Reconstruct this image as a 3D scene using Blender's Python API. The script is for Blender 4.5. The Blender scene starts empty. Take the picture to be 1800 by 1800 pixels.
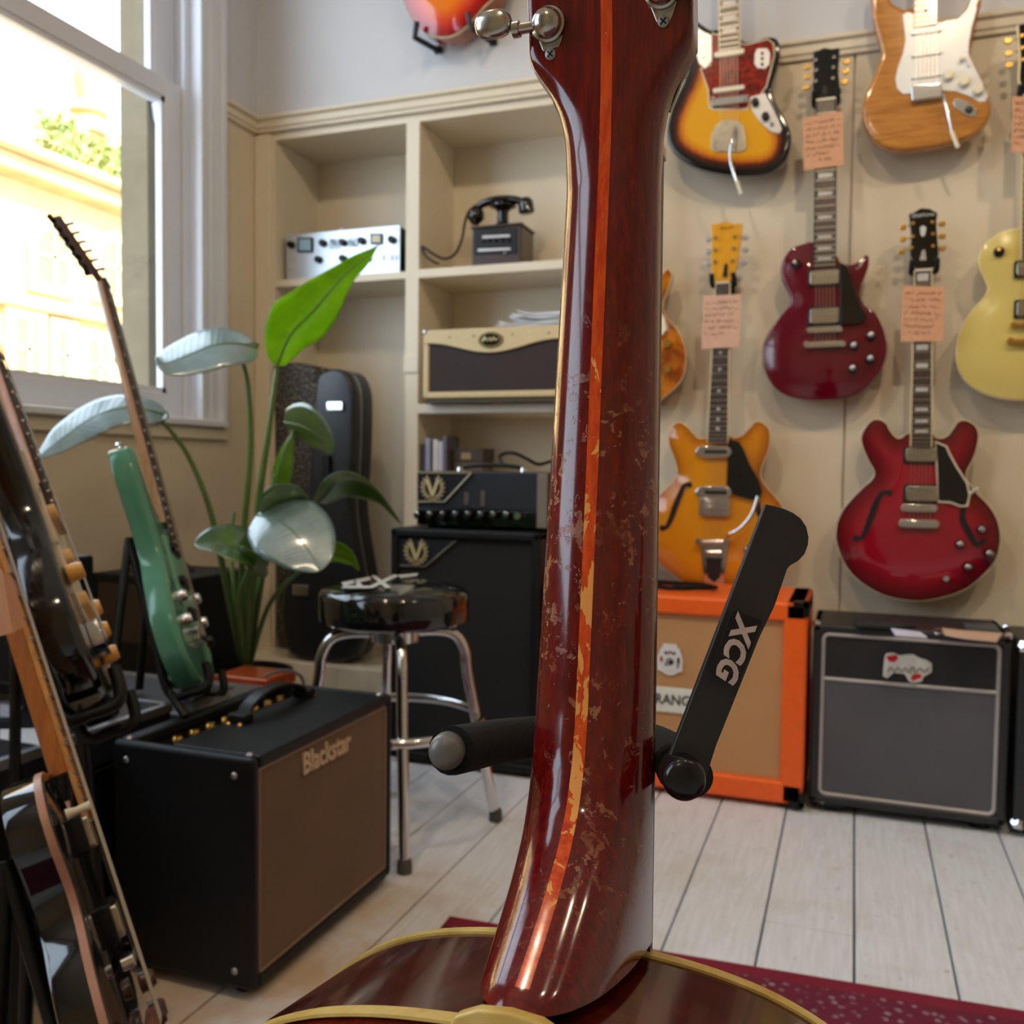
import bpy, bmesh, math, random
import numpy as np
from mathutils import Vector, Matrix
from mathutils.geometry import delaunay_2d_cdt

random.seed(7)
SC = bpy.context.scene
COL = SC.collection

# ------------------------------------------------------------------ camera
FPX = 1630.0                                   # focal length in pixels of the 1800 px frame
YAW, PITCH, ROLL = math.radians(20.2), math.radians(2.62), math.radians(.68)
CAM = Vector((0, 0, .85))
_f = Vector((-math.sin(YAW), math.cos(YAW), 0)); _r = Vector((math.cos(YAW), math.sin(YAW), 0)); _u = Vector((0, 0, 1))
FW = _f*math.cos(PITCH) - _u*math.sin(PITCH)
_u2 = _u*math.cos(PITCH) + _f*math.sin(PITCH)
RT = _r*math.cos(ROLL) + _u2*math.sin(ROLL)
UP = _u2*math.cos(ROLL) - _r*math.sin(ROLL)
cd = bpy.data.cameras.new('camera'); co = bpy.data.objects.new('camera', cd); COL.objects.link(co)
m = Matrix.Identity(4)
for i in range(3):
    m[i][0], m[i][1], m[i][2], m[i][3] = RT[i], UP[i], -FW[i], CAM[i]
co.matrix_world = m
cd.sensor_width = 36; cd.lens = 36*FPX/1800
cd.clip_start = .02; cd.clip_end = 200
cd.dof.use_dof = True; cd.dof.focus_distance = .39; cd.dof.aperture_fstop = 18
SC.camera = co

# ------------------------------------------------------------------ world, sun, exposure
SC.view_settings.view_transform = 'Standard'; SC.view_settings.look = 'None'
SC.view_settings.gamma = 1; SC.view_settings.use_curve_mapping = False
SC.view_settings.exposure = -1.3
SC.cycles.use_denoising = True
SC.cycles.max_bounces = 10; SC.cycles.diffuse_bounces = 6
SC.cycles.sample_clamp_indirect = 8
wd = bpy.data.worlds.new('sky'); SC.world = wd; wd.use_nodes = True
bg = wd.node_tree.nodes['Background']
bg.inputs['Color'].default_value = (.72, .86, 1, 1); bg.inputs['Strength'].default_value = 14.0
sl = bpy.data.lights.new('sun', 'SUN'); sl.energy = 48; sl.angle = .01; sl.color = (1, .90, .74)
so = bpy.data.objects.new('sun', sl); COL.objects.link(so)
so.rotation_euler = Vector((-.75, .18, -.66)).to_track_quat('-Z', 'Y').to_euler()

YB = 2.85          # back wall
XL = -2.043        # window wall
XR, YR, ZC = 3.0, -3.2, 3.3
def portal(name, loc, aim, sx, sy):
    l = bpy.data.lights.new(name, 'AREA'); l.shape = 'RECTANGLE'; l.size = sx; l.size_y = sy; l.cycles.is_portal = True
    o = bpy.data.objects.new(name, l); COL.objects.link(o); o.location = loc
    o.rotation_euler = Vector(aim).to_track_quat('-Z', 'Y').to_euler()
portal('portal_window_1', (-2.30, 1.68, 2.1), (1, 0, 0), 1.6, 2.2)
portal('portal_window_2', (-2.30, -.75, 2.0), (1, 0, 0), 1.6, 2.2)

# ------------------------------------------------------------------ pixel rays of the calibrated camera -> points on known planes
def ray(x, y): return RT*((x-900)/FPX) - UP*((y-900)/FPX) + FW
def oy(x, y, Y): d = ray(x, y); return CAM + d*(Y/d.y)
def ox(x, y, X): d = ray(x, y); return CAM + d*(X/d.x)
def oz(x, y, Z): d = ray(x, y); return CAM + d*((Z-CAM.z)/d.z)
def od(x, y, D): return CAM + ray(x, y)*D

# ------------------------------------------------------------------ object helpers
OFF = {}
def thing(name, label, cat, loc=(0, 0, 0), group=None):
    o = bpy.data.objects.new(name, None); COL.objects.link(o); o.location = loc; o.empty_display_size = .05
    o['label'] = label; o['category'] = cat
    if group: o['group'] = group
    OFF[o] = Vector(loc); return o
def tag(o, label, cat, group=None):
    o['label'] = label; o['category'] = cat
    if group: o['group'] = group
    return o
def link(name, me, mat, parent=None, label=None, kind=None):
    o = bpy.data.objects.new(name, me); COL.objects.link(o)
    if mat is not None and len(me.materials) == 0: me.materials.append(mat)
    if parent is not None:
        o.parent = parent; OFF[o] = OFF.get(parent, Vector())
    if label: o['label'] = label
    if kind: o['kind'] = kind
    return o
def mesh(name, verts, faces, mat, parent=None, smooth=False, ang=35, bevel=0, seg=2, label=None, kind=None, attr=None):
    off = OFF.get(parent, Vector()) if parent is not None else Vector()
    me = bpy.data.meshes.new(name)
    me.from_pydata([tuple(Vector(v)-off) for v in verts], [], faces)
    me.update()
    bm = bmesh.new(); bm.from_mesh(me); bmesh.ops.recalc_face_normals(bm, faces=bm.faces); bm.to_mesh(me); bm.free()
    if attr is not None:
        a = me.attributes.new('edge_distance', 'FLOAT', 'POINT'); a.data.foreach_set('value', attr)
    if smooth or bevel:
        me.polygons.foreach_set('use_smooth', [True]*len(me.polygons))
        if not bevel: me.set_sharp_from_angle(angle=math.radians(ang))
    o = link(name, me, mat, parent, label, kind)
    if bevel:
        b = o.modifiers.new('bevel', 'BEVEL'); b.width = bevel; b.segments = seg; b.limit_method = 'ANGLE'
        b.angle_limit = math.radians(35); b.harden_normals = True
    return o
def struct(o): o['kind'] = 'structure'; return o
BF = [(0,3,2,1),(4,5,6,7),(0,1,5,4),(1,2,6,5),(2,3,7,6),(3,0,4,7)]
def bv(x0, x1, y0, y1, z0, z1):
    return [(x0,y0,z0),(x1,y0,z0),(x1,y1,z0),(x0,y1,z0),(x0,y0,z1),(x1,y0,z1),(x1,y1,z1),(x0,y1,z1)]
def box(name, x0, x1, y0, y1, z0, z1, mat, parent=None, bevel=0, **k):
    return mesh(name, bv(x0,x1,y0,y1,z0,z1), BF, mat, parent, bevel=bevel, **k)
def boxes(name, lst, mat, parent=None, **k):
    V, Fc = [], []
    for b in lst:
        n = len(V); V += bv(*b); Fc += [tuple(i+n for i in f) for f in BF]
    return mesh(name, V, Fc, mat, parent, **k)
def prism(name, pts, vec, mat, parent=None, bevel=0, smooth=False, **k):
    n = len(pts); vec = Vector(vec); P = [Vector(p) for p in pts]
    V = P + [p+vec for p in P]
    Fc = [tuple(range(n)), tuple(range(2*n-1, n-1, -1))] + [(i, (i+1) % n, n+(i+1) % n, n+i) for i in range(n)]
    return mesh(name, V, Fc, mat, parent, bevel=bevel, smooth=smooth, **k)
def spline(P, n=8, closed=False):
    P = [Vector(p) for p in P]; out = []; N = len(P)
    for i in range(N if closed else N-1):
        if closed: a, b, c, d = P[(i-1) % N], P[i], P[(i+1) % N], P[(i+2) % N]
        else: a, b, c, d = P[max(i-1, 0)], P[i], P[i+1], P[min(i+2, N-1)]
        for k in range(n):
            t = k/n
            out.append(.5*((2*b)+(c-a)*t+(2*a-5*b+4*c-d)*t*t+(3*b-a-3*c+d)*t**3))
    if not closed: out.append(P[-1])
    return out
def tubegeo(pts, r, n=10, closed=False, cap=True):
    pts = [Vector(p) for p in pts]; N = len(pts); V, Fc = [], []
    rs = r if isinstance(r, (list, tuple)) else [r]*N
    prev = None
    for i, p in enumerate(pts):
        if closed: t = pts[(i+1) % N]-pts[i-1]
        else: t = pts[min(i+1, N-1)]-pts[max(i-1, 0)]
        t.normalize()
        if prev is None:
            a = t.orthogonal().normalized()
        else:
            a = (prev - t*prev.dot(t)); a = a.normalized() if a.length > 1e-6 else t.orthogonal().normalized()
        prev = a; b = t.cross(a)
        for k in range(n):
            th = 2*math.pi*k/n
            V.append(p+(a*math.cos(th)+b*math.sin(th))*rs[i])
    for i in range(N if closed else N-1):
        j = (i+1) % N
        for k in range(n):
            Fc.append((i*n+k, i*n+(k+1) % n, j*n+(k+1) % n, j*n+k))
    if cap and not closed:
        Fc.append(tuple(range(n-1, -1, -1))); Fc.append(tuple(range((N-1)*n, N*n)))
    return V, Fc
def tube(name, pts, r, mat, parent=None, n=10, closed=False, **k):
    V, Fc = tubegeo(pts, r, n, closed)
    return mesh(name, V, Fc, mat, parent, smooth=True, ang=50, **k)
def tubes(name, lst, mat, parent=None, n=6, **k):
    V, Fc = [], []
    for pts, r in lst:
        v, f = tubegeo(pts, r, n); b = len(V); V += v; Fc += [tuple(i+b for i in q) for q in f]
    return mesh(name, V, Fc, mat, parent, smooth=True, ang=50, **k)
def lathe(name, prof, base, axis, mat, parent=None, n=24, **k):
    """prof: list of (radius, height) from base along axis"""
    ax = Vector(axis).normalized(); a = ax.orthogonal().normalized(); b = ax.cross(a); base = Vector(base)
    V, Fc = [], []
    for r, h in prof:
        for i in range(n):
            th = 2*math.pi*i/n
            V.append(base+ax*h+(a*math.cos(th)+b*math.sin(th))*max(r, 1e-5))
    for j in range(len(prof)-1):
        for i in range(n):
            Fc.append((j*n+i, j*n+(i+1) % n, (j+1)*n+(i+1) % n, (j+1)*n+i))
    Fc.append(tuple(range(n-1, -1, -1))); Fc.append(tuple(range((len(prof)-1)*n, len(prof)*n)))
    return mesh(name, V, Fc, mat, parent, smooth=True, ang=40, **k)
def text(name, s, mat, parent, origin, right, up, size, depth=.001, bold=0, shear=0, align='CENTER', label=None, xs=1):
    c = bpy.data.curves.new(name, 'FONT'); c.body = s; c.size = size; c.extrude = depth; c.offset = bold; c.shear = shear
    c.align_x = align; c.align_y = 'CENTER'; c.materials.append(mat); c.resolution_u = 3
    tmp = bpy.data.objects.new(name, c); COL.objects.link(tmp); bpy.context.view_layer.update()
    me = bpy.data.meshes.new_from_object(tmp.evaluated_get(bpy.context.evaluated_depsgraph_get()))
    bpy.data.objects.remove(tmp); bpy.data.curves.remove(c)
    me.materials.clear(); me.materials.append(mat); me.name = name
    o = bpy.data.objects.new(name, me); COL.objects.link(o); o.parent = parent; OFF[o] = OFF.get(parent, Vector())
    r = Vector(right).normalized(); u = Vector(up); u = (u-r*u.dot(r)).normalized(); w = r.cross(u)
    p = Vector(origin)-OFF.get(parent, Vector())
    mm = Matrix.Identity(4)
    for i in range(3): mm[i][0], mm[i][1], mm[i][2], mm[i][3] = r[i]*xs, u[i], w[i], p[i]
    o.matrix_local = mm
    if label: o['label'] = label
    return o

# ------------------------------------------------------------------ materials
def srgb(r, g, b):
    f = lambda c: (c/255/12.92) if c/255 <= .04045 else ((c/255+.055)/1.055)**2.4
    return (f(r), f(g), f(b), 1)
class NT:
    def __init__(s, name):
        s.m = bpy.data.materials.new(name); s.m.use_nodes = True; s.t = s.m.node_tree; s.b = s.t.nodes['Principled BSDF']
    def n(s, typ, **k):
        x = s.t.nodes.new(typ)
        for a, v in k.items(): setattr(x, a, v)
        return x
    def l(s, a, b): s.t.links.new(a, b)
    def coord(s, scale=(1, 1, 1), kind='Object', rot=(0, 0, 0)):
        c = s.n('ShaderNodeTexCoord'); mp = s.n('ShaderNodeMapping'); mp.inputs['Scale'].default_value = scale
        mp.inputs['Rotation'].default_value = rot
        s.l(c.outputs[kind], mp.inputs[0]); return mp.outputs[0]
    def noise(s, vec, scale, detail=4, rough=.6, dist=0):
        x = s.n('ShaderNodeTexNoise'); x.inputs['Scale'].default_value = scale; x.inputs['Detail'].default_value = detail
        x.inputs['Roughness'].default_value = rough; x.inputs['Distortion'].default_value = dist
        s.l(vec, x.inputs['Vector']); return x.outputs['Fac']
    def ramp(s, fac, stops, interp='LINEAR'):
        x = s.n('ShaderNodeValToRGB'); x.color_ramp.interpolation = interp
        e = x.color_ramp.elements
        while len(e) < len(stops): e.new(.5)
        for i, (p, c) in enumerate(stops): e[i].position = p; e[i].color = c if len(c) == 4 else (*c, 1)
        s.l(fac, x.inputs[0]); return x.outputs[0]
    def mix(s, fac, a, b, mode='MIX'):
        x = s.n('ShaderNodeMix', data_type='RGBA', blend_type=mode)
        for sock, v in ((x.inputs[0], fac), (x.inputs[6], a), (x.inputs[7], b)):
            if hasattr(v, 'is_linked'): s.l(v, sock)
            else: sock.default_value = v
        return x.outputs[2]
    def math(s, op, a, b=None, clamp=False):
        x = s.n('ShaderNodeMath', operation=op); x.use_clamp = clamp
        for sock, v in ((x.inputs[0], a), (x.inputs[1], b)):
            if v is None: continue
            if hasattr(v, 'is_linked'): s.l(v, sock)
            else: sock.default_value = v
        return x.outputs[0]
    def bump(s, h, strength=.3, dist=.002):
        x = s.n('ShaderNodeBump'); x.inputs['Strength'].default_value = strength; x.inputs['Distance'].default_value = dist
        s.l(h, x.inputs['Height']); s.l(x.outputs[0], s.b.inputs['Normal'])
    def set(s, **k):
        for a, v in k.items():
            sock = s.b.inputs[a.replace('_', ' ')]
            if hasattr(v, 'is_linked'): s.l(v, sock)
            else: sock.default_value = v
        return s
_mats = {}
def M(name, rgb, rough=.5, metal=0, coat=0, var=.08, vs=12, bump=0, bs=200, sheen=0, spec=.5):
    """plain coloured material with slight procedural mottling and optional fine relief"""
    if name in _mats: return _mats[name]
    t = NT(name); c = srgb(*rgb); v = t.coord()
    f = t.noise(v, vs, 3)
    lo = tuple(x*(1-var) for x in c[:3]); hi = tuple(min(1, x*(1+var)) for x in c[:3])
    t.set(Base_Color=t.ramp(f, [(.3, lo), (.7, hi)]), Roughness=rough, Metallic=metal, Coat_Weight=coat, Coat_Roughness=.05)
    t.b.inputs['Specular IOR Level'].default_value = spec
    if sheen: t.b.inputs['Sheen Weight'].default_value = sheen
    if bump: t.bump(t.noise(v, bs, 3), bump, .001)
    _mats[name] = t.m; return t.m
def wood(name, dark, light, axis=2, scale=9, stretch=14, rough=.25, coat=.3, bump=0):
    if name in _mats: return _mats[name]
    t = NT(name); sc = [stretch]*3; sc[axis] = 1.0
    v = t.coord(tuple(sc)); f = t.noise(v, scale, 6, .65, .4)
    f2 = t.noise(t.coord(tuple(x*6 if i != axis else 1.5 for i, x in enumerate(sc))), scale, 3)
    ff = t.math('ADD', t.math('MULTIPLY', f, .7), t.math('MULTIPLY', f2, .3))
    t.set(Base_Color=t.ramp(ff, [(.34, srgb(*dark)), (.66, srgb(*light))]), Roughness=rough, Coat_Weight=coat, Coat_Roughness=.06)
    if bump: t.bump(ff, bump, .001)
    _mats[name] = t.m; return t.m
def burst(name, stops, rough=.08):
    """lacquered top whose stain runs from the centre to the rim (distance stored in the mesh)"""
    t = NT(name); a = t.n('ShaderNodeAttribute', attribute_name='edge_distance')
    v = t.coord((1, 1, 1)); f = t.noise(t.coord((4, 4, 1)), 25, 4)
    dd = t.math('ADD', t.math('MULTIPLY', a.outputs['Fac'], 10), t.math('MULTIPLY', t.math('SUBTRACT', f, .5), .10))
    t.set(Base_Color=t.ramp(dd, [(p, srgb(*c)) for p, c in stops]), Roughness=rough, Coat_Weight=.6, Coat_Roughness=.04)
    return t.m
def cloth(name, a, b, scale=400, rough=.85):
    if name in _mats: return _mats[name]
    t = NT(name); v = t.coord()
    w1 = t.n('ShaderNodeTexWave', bands_direction='DIAGONAL'); w1.inputs['Scale'].default_value = scale; t.l(v, w1.inputs[0])
    w2 = t.n('ShaderNodeTexWave', bands_direction='Z'); w2.inputs['Scale'].default_value = scale*.8; t.l(v, w2.inputs[0])
    f = t.math('MULTIPLY', w1.outputs['Fac'], w2.outputs['Fac'])
    big = t.noise(v, 5, 2)
    c = t.ramp(t.math('ADD', t.math('MULTIPLY', f, .6), t.math('MULTIPLY', big, .4)), [(.1, srgb(*a)), (.7, srgb(*b))])
    t.set(Base_Color=c, Roughness=rough); t.bump(f, .3, .0006)
    _mats[name] = t.m; return t.m
CREAM = M('cream_wall_paint', (214, 200, 176), .55, var=.04, vs=2.5, bump=.06, bs=60)
UPPER = M('pale_upper_wall_paint', (200, 201, 207), .6, var=.03, vs=2)
CEIL = M('ceiling_paint', (232, 228, 220), .7, var=.02)
GLOSSW = M('white_gloss_paint', (220, 225, 236), .28, var=.03, vs=4)
SHELFW = M('cream_shelf_paint', (222, 210, 188), .4, var=.03, vs=3)
TOLEX = M('black_tolex', (14, 15, 17), .5, var=.15, vs=90, bump=.5, bs=900, spec=.3)
BLACK = M('black_plastic', (8, 8, 9), .4, var=.1, spec=.35)
GBLACK = M('gloss_black_lacquer', (6, 6, 7), .06, coat=.5, var=.05)
RUBBER = M('black_rubber', (16, 16, 16), .75, var=.15, vs=40)
CHROME = M('chrome', (216, 216, 218), .12, 1, var=.02)
NICKEL = M('nickel', (190, 184, 172), .22, 1, var=.06, vs=60)
STEEL = M('brushed_steel', (176, 176, 180), .35, 1, var=.05)
GOLD = M('gold_plate', (214, 172, 92), .22, 1, var=.05)
IVORY = M('ivory_binding', (226, 208, 160), .35, var=.08, vs=30)
CREAMP = M('cream_plastic', (224, 214, 186), .3, var=.05)
WHITEP = M('white_plastic', (226, 224, 220), .22, var=.03)
PAPER = M('white_paper', (226, 226, 228), .8, var=.03)
KRAFT = M('brown_card', (206, 152, 116), .8, var=.06, vs=40)
PINKK = M('faded_pink_card', (206, 164, 140), .8, var=.06, vs=40)
INK = M('black_ink', (70, 46, 38), .8)
ROSEW = wood('rosewood', (34, 24, 22), (66, 48, 42), 2, 12, 10, .4, 0)
EBONY = M('ebony', (24, 22, 24), .35, var=.1, vs=50)
MAPLE = wood('amber_maple', (176, 116, 62), (214, 156, 92), 2, 10, 10, .22, .3)
NICKF = M('fret_wire', (188, 180, 172), .3, 1)
PEARL = M('pearl_inlay', (196, 196, 192), .3, var=.1, vs=80)
# ------------------------------------------------------------------ the room
def floor_mat():
    t = NT('worn_white_painted_boards'); v = t.coord((1, 1, 1)); vg = t.coord((16, 1.2, 1))
    g = t.noise(vg, 6, 6, .7); st = t.noise(v, 5, 5, .62, .3); sp = t.noise(v, 38, 3, .6)
    base = t.ramp(g, [(.25, srgb(206, 208, 214)), (.7, srgb(230, 234, 242))])
    s1 = t.ramp(st, [(.52, (0, 0, 0)), (.74, (1, 1, 1))])
    c = t.mix(t.math('MULTIPLY', s1, .45), base, srgb(190, 178, 160))
    s2 = t.ramp(sp, [(.66, (0, 0, 0)), (.74, (1, 1, 1))])
    c = t.mix(t.math('MULTIPLY', s2, .5), c, srgb(140, 132, 122))
    # boards worn to warm wood, plus the amplifiers' window shade painted into the tan
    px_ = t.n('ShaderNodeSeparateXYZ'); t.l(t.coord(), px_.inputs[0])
    bare_and_shade = t.ramp(t.math('ADD', t.math('MULTIPLY', px_.outputs[0], -.8), t.math('MULTIPLY', t.math('SUBTRACT', st, .5), .9)), [(.50, (0, 0, 0)), (.74, (1, 1, 1))])
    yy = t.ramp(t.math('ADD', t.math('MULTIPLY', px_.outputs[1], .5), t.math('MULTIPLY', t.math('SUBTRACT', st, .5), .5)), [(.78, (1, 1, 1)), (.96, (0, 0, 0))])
    c = t.mix(t.math('MULTIPLY', t.math('MULTIPLY', bare_and_shade, yy), .75), c, srgb(196, 160, 114))
    t.set(Base_Color=c, Roughness=t.ramp(st, [(.3, (.38,)*3), (.7, (.55,)*3)])); t.bump(g, .25, .002)
    return t.m
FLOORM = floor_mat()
floor = struct(box('floor', XL-.02, XR, YR, YB+.3, -.10, -.022, M('dark_subfloor', (52, 44, 38), .9)))
seam0, pw = -.299, .1612
lane = int(math.floor((XL-seam0)/pw))
while seam0+lane*pw < XR:
    x0, x1 = max(seam0+lane*pw+.0018, XL), min(seam0+(lane+1)*pw-.0018, XR)
    rnd = random.Random(lane*13+5)
    cuts = [YR] + ([1.79] if lane in (1, 2) else [rnd.uniform(-2, -.2)]) + [YB+.29]
    for a, b in zip(cuts, cuts[1:]):
        dz = rnd.uniform(-.0012, 0)
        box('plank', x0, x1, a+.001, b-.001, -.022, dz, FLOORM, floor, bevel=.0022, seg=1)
    lane += 1

RAILZ0, RAILZ1 = 2.037, 2.088
WOY0, WOY1, WOZ0, WOZ1 = .82, 2.56, 1.0, 3.12           # window_1 opening
W2Y0, W2Y1 = -1.6, .12                                   # second window beside the camera
def wall_left():
    t = .13; xa, xb = XL-t, XL
    segs = lambda z0, z1: [(xa, xb, YR, W2Y0, z0, z1), (xa, xb, W2Y1, WOY0, z0, z1), (xa, xb, WOY1, YB+.3, z0, z1)]
    w = struct(boxes('wall_left', [(xa, xb, YR, YB+.3, -.1, WOZ0)] + segs(WOZ0, RAILZ0), CREAM))
    boxes('upper_wall', segs(RAILZ0, WOZ1) + [(xa, xb, YR, YB+.3, WOZ1, ZC)], UPPER, w)
wall_left()
struct(boxes('wall_left_outer', [(-2.285, -2.175, 2.452, 3.2, -4, 4.4), (-2.285, -2.175, W2Y1+.05, .90, -4, 4.4), (-2.285, -2.175, -3.4, W2Y0-.05, -4, 4.4),
       (-2.31, -2.175, -3.4, 3.2, -4, .985), (-2.285, -2.175, -3.4, 3.2, 3.2, 4.4)], M('limestone', (120, 108, 84), .85, var=.12, vs=9, bump=.3, bs=60)))
AX0, AX1, AXU0, AXU1, AYB = -1.976, -.75, -1.444, -1.393, 3.137       # alcove with built-in shelves
ATOP = 2.03
SEAMX = oy(1489, 600, YB).x
def wall_back():
    w = struct(boxes('wall_back', [(XL, AX0, YB+.012, YB+.32, -.1, RAILZ0), (AX1, XR, YB+.012, YB+.32, -.1, RAILZ0), (AX0, AX1, AYB+.02, YB+.32, -.1, RAILZ0)], CREAM))
    box('upper_wall', XL, XR, YB+.002, YB+.32, RAILZ0, ZC, UPPER, w)
    edges = [AX1]; x = SEAMX-.62
    while x < XR:
        if x > AX1+.1: edges.append(x)
        x += .62
    edges.append(XR)
    for a, b in zip(edges, edges[1:]):
        box('panel', a+.0025, b-.0025, YB, YB+.012, .0, RAILZ0, CREAM, w, bevel=.002)
    box('panel', XL, AX0, YB, YB+.012, 0, RAILZ0, CREAM, w)
wall_back()
def rail(name, p0, p1, nrm):
    """picture rail: moulded profile swept along a wall"""
    prof = [(0, 0), (.012, 0), (.014, .010), (.020, .014), (.022, .034), (.034, .040), (.036, .050), (0, .052)]
    p0, p1, n = Vector(p0), Vector(p1), Vector(nrm)
    return struct(prism(name, [p0+n*a+Vector((0, 0, b)) for a, b in prof], p1-p0, SHELFW))
rail('trim_1', (XL, YB, RAILZ0), (XR, YB, RAILZ0), (0, -1, 0))
rail('trim_2', (XL, 2.655, RAILZ0), (XL, YB, RAILZ0), (1, 0, 0))
struct(box('baseboard_back', AX1, XR, YB-.018, YB, 0, .16, SHELFW, bevel=.004))
struct(box('baseboard_left', XL, XL+.018, YR, YB, 0, .16, SHELFW, bevel=.004))
struct(box('ceiling', XL-.3, XR+.2, YR-.2, YB+.3, ZC, ZC+.1, CEIL))
struct(box('wall_right', XR, XR+.15, YR, YB+.3, -.1, ZC, CREAM))
struct(box('wall_front', XL-.13, XR+.15, YR-.15, YR, -.1, ZC, CREAM))

def glass_mat():
    t = NT('window_glass'); out = t.t.nodes['Material Output']
    tr = t.n('ShaderNodeBsdfTransparent'); tr.inputs[0].default_value = (.97, .98, .98, 1)
    gl = t.n('ShaderNodeBsdfGlossy'); gl.inputs['Roughness'].default_value = .02
    lw = t.n('ShaderNodeLayerWeight'); fac = t.math('ADD', t.math('MULTIPLY', t.math('POWER', lw.outputs['Facing'], 5), .9), .03)
    mx = t.n('ShaderNodeMixShader'); lw.inputs[0].default_value = .5; t.l(fac, mx.inputs[0]); t.l(tr.outputs[0], mx.inputs[1]); t.l(gl.outputs[0], mx.inputs[2])
    t.l(mx.outputs[0], out.inputs[0]); return t.m
GLASS = glass_mat()
def window(name, y0, y1, z0, z1, meet, lab, detail=True):
    w = bpy.data.objects.new(name, None); COL.objects.link(w); w['kind'] = 'structure'; w['label'] = lab
    OFF[w] = Vector()
    xi = XL
    # box frame lining the opening
    boxes('box_frame', [(xi-.13, xi-.004, y1-.022, y1, z0, z1), (xi-.13, xi-.004, y0, y0+.022, z0, z1), (xi-.13, xi-.004, y0, y1, z1-.022, z1)], GLOSSW, w)
    boxes('sash_stop', [(xi-.048, xi-.034, y1-.046, y1-.022, z0, z1), (xi-.048, xi-.034, y0+.022, y0+.046, z0, z1)], GLOSSW, w)
    def sash(nm, xa, xb, a, b, top, bot):
        st = .095 if detail else .07
        s = box(nm, xa, xb, y1-.022-st, y1-.024, a, b, GLOSSW, w, bevel=.004)
        box('stile', xa, xb, y0+.024, y0+.022+st, a, b, GLOSSW, s, bevel=.004)
        box('top_rail', xa, xb, y0+.022+st, y1-.022-st, b-top, b, GLOSSW, s, bevel=.004)
        box('bottom_rail', xa, xb, y0+.022+st, y1-.022-st, a, a+bot, GLOSSW, s, bevel=.004)
        # putty bead round the glass
        xm = (xa+xb)/2; q = .016
        boxes('glazing_bead', [(xm-.008, xb-.004, y1-.022-st-q, y1-.022-st, a+bot, b-top), (xm-.008, xb-.004, y0+.022+st, y0+.022+st+q, a+bot, b-top),
              (xm-.008, xb-.004, y0+.022+st, y1-.022-st, a+bot, a+bot+q), (xm-.008, xb-.004, y0+.022+st, y1-.022-st, b-top-q, b-top)], GLOSSW, s)
        box('pane', xm-.002, xm+.002, y0+.022+st, y1-.022-st, a+bot, b-top, GLASS, s)
        return s
    lo = sash('lower_sash', xi-.088, xi-.050, z0+.004, meet+.03, .062, .080)
    up = sash('upper_sash', xi-.128, xi-.092, meet-.03, z1-.024, .06, .05)
    for yy in (y1-.022-.075, y0+.04):
        prism('sash_horn', [(xi-.126, yy, meet-.03), (xi-.126, yy+.055, meet-.03), (xi-.126, yy+.05, meet-.075), (xi-.126, yy+.03, meet-.115), (xi-.126, yy+.008, meet-.08)], (.032, 0, 0), GLOSSW, up, bevel=.004)
    # architrave
    cw = .126
    for (a, b, c, d) in ((y1-.037, y1-.037+cw, z0-.02, z1+.1), (y0+.037-cw, y0+.037, z0-.02, z1+.1)):
        o = box('architrave', xi, xi+.016, a, b, c, d, GLOSSW, w, bevel=.003)
        s1 = 1 if a > (y0+y1)/2 else -1
        e0 = a if s1 > 0 else b
        for k0, k1, h in ((.0, .022, .026), (.052, .066, .022), (.098, .126, .032)):
            ya, yb = sorted((e0+s1*k0, e0+s1*k1)); box('moulding', xi+.01, xi+h, ya, yb, c, d, GLOSSW, o, bevel=.005)
    box('head_architrave', xi, xi+.026, y0-.05, y1+.05, z1-.01, z1+.1, GLOSSW, w, bevel=.004)
    box('sill', xi-.10, xi+.034, y0-.06, y1+.09, z0-.020, z0+.004, GLOSSW, w, bevel=.006)
    box('apron', xi, xi+.016, y0-.06, y1+.11, z0-.062, z0-.020, SHELFW, w, bevel=.006)
    return w
window('window_1', WOY0, WOY1, WOZ0, WOZ1, 2.055, 'tall white sash window looking onto a sunlit stone building')
window('window_2', W2Y0, W2Y1, WOZ0, WOZ1, 2.055, 'second white sash window further along the same wall', False)
def ceiling_lamp(x, y, power, aim, lab):
    t = thing('ceiling_spotlight', lab, 'spotlight', (x, y, ZC), 'ceiling spotlights')
    lathe('canopy', [(.045, 0), (.045, .02), (.01, .022)], (x, y, ZC), (0, 0, -1), WHITEP, t)
    d = (Vector(aim)-Vector((x, y, ZC-.12))).normalized(); c = Vector((x, y, ZC-.12))
    tube('stem', [(x, y, ZC-.02), c], .008, WHITEP, t)
    lathe('shade', [(.03, -.07), (.045, -.06), (.06, .06), (.055, .058), (.04, -.04)], c, d, WHITEP, t)
    l = bpy.data.lights.new('spot_bulb', 'AREA'); l.shape = 'DISK'; l.size = .09; l.energy = power; l.color = (1, .80, .56); l.spread = math.radians(130)
    o = bpy.data.objects.new('spot_bulb', l); COL.objects.link(o); o.parent = t
    o.location = c+d*.065-Vector(t.location); o.rotation_euler = d.to_track_quat('-Z', 'Y').to_euler()
ceiling_lamp(-.9, .6, 15, (-.9, 2.6, .9), 'white ceiling spotlight aimed at the shelves')
ceiling_lamp(.35, .4, 21, (.3, 2.8, 1.1), 'white ceiling spotlight aimed at the hanging guitars')
ceiling_lamp(1.4, .6, 20, (1.0, 2.8, 1.0), 'white ceiling spotlight furthest from the windows')
ceiling_lamp(-.2, -1.6, 8, (-.3, .6, .2), 'white ceiling spotlight above the rug')

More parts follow.
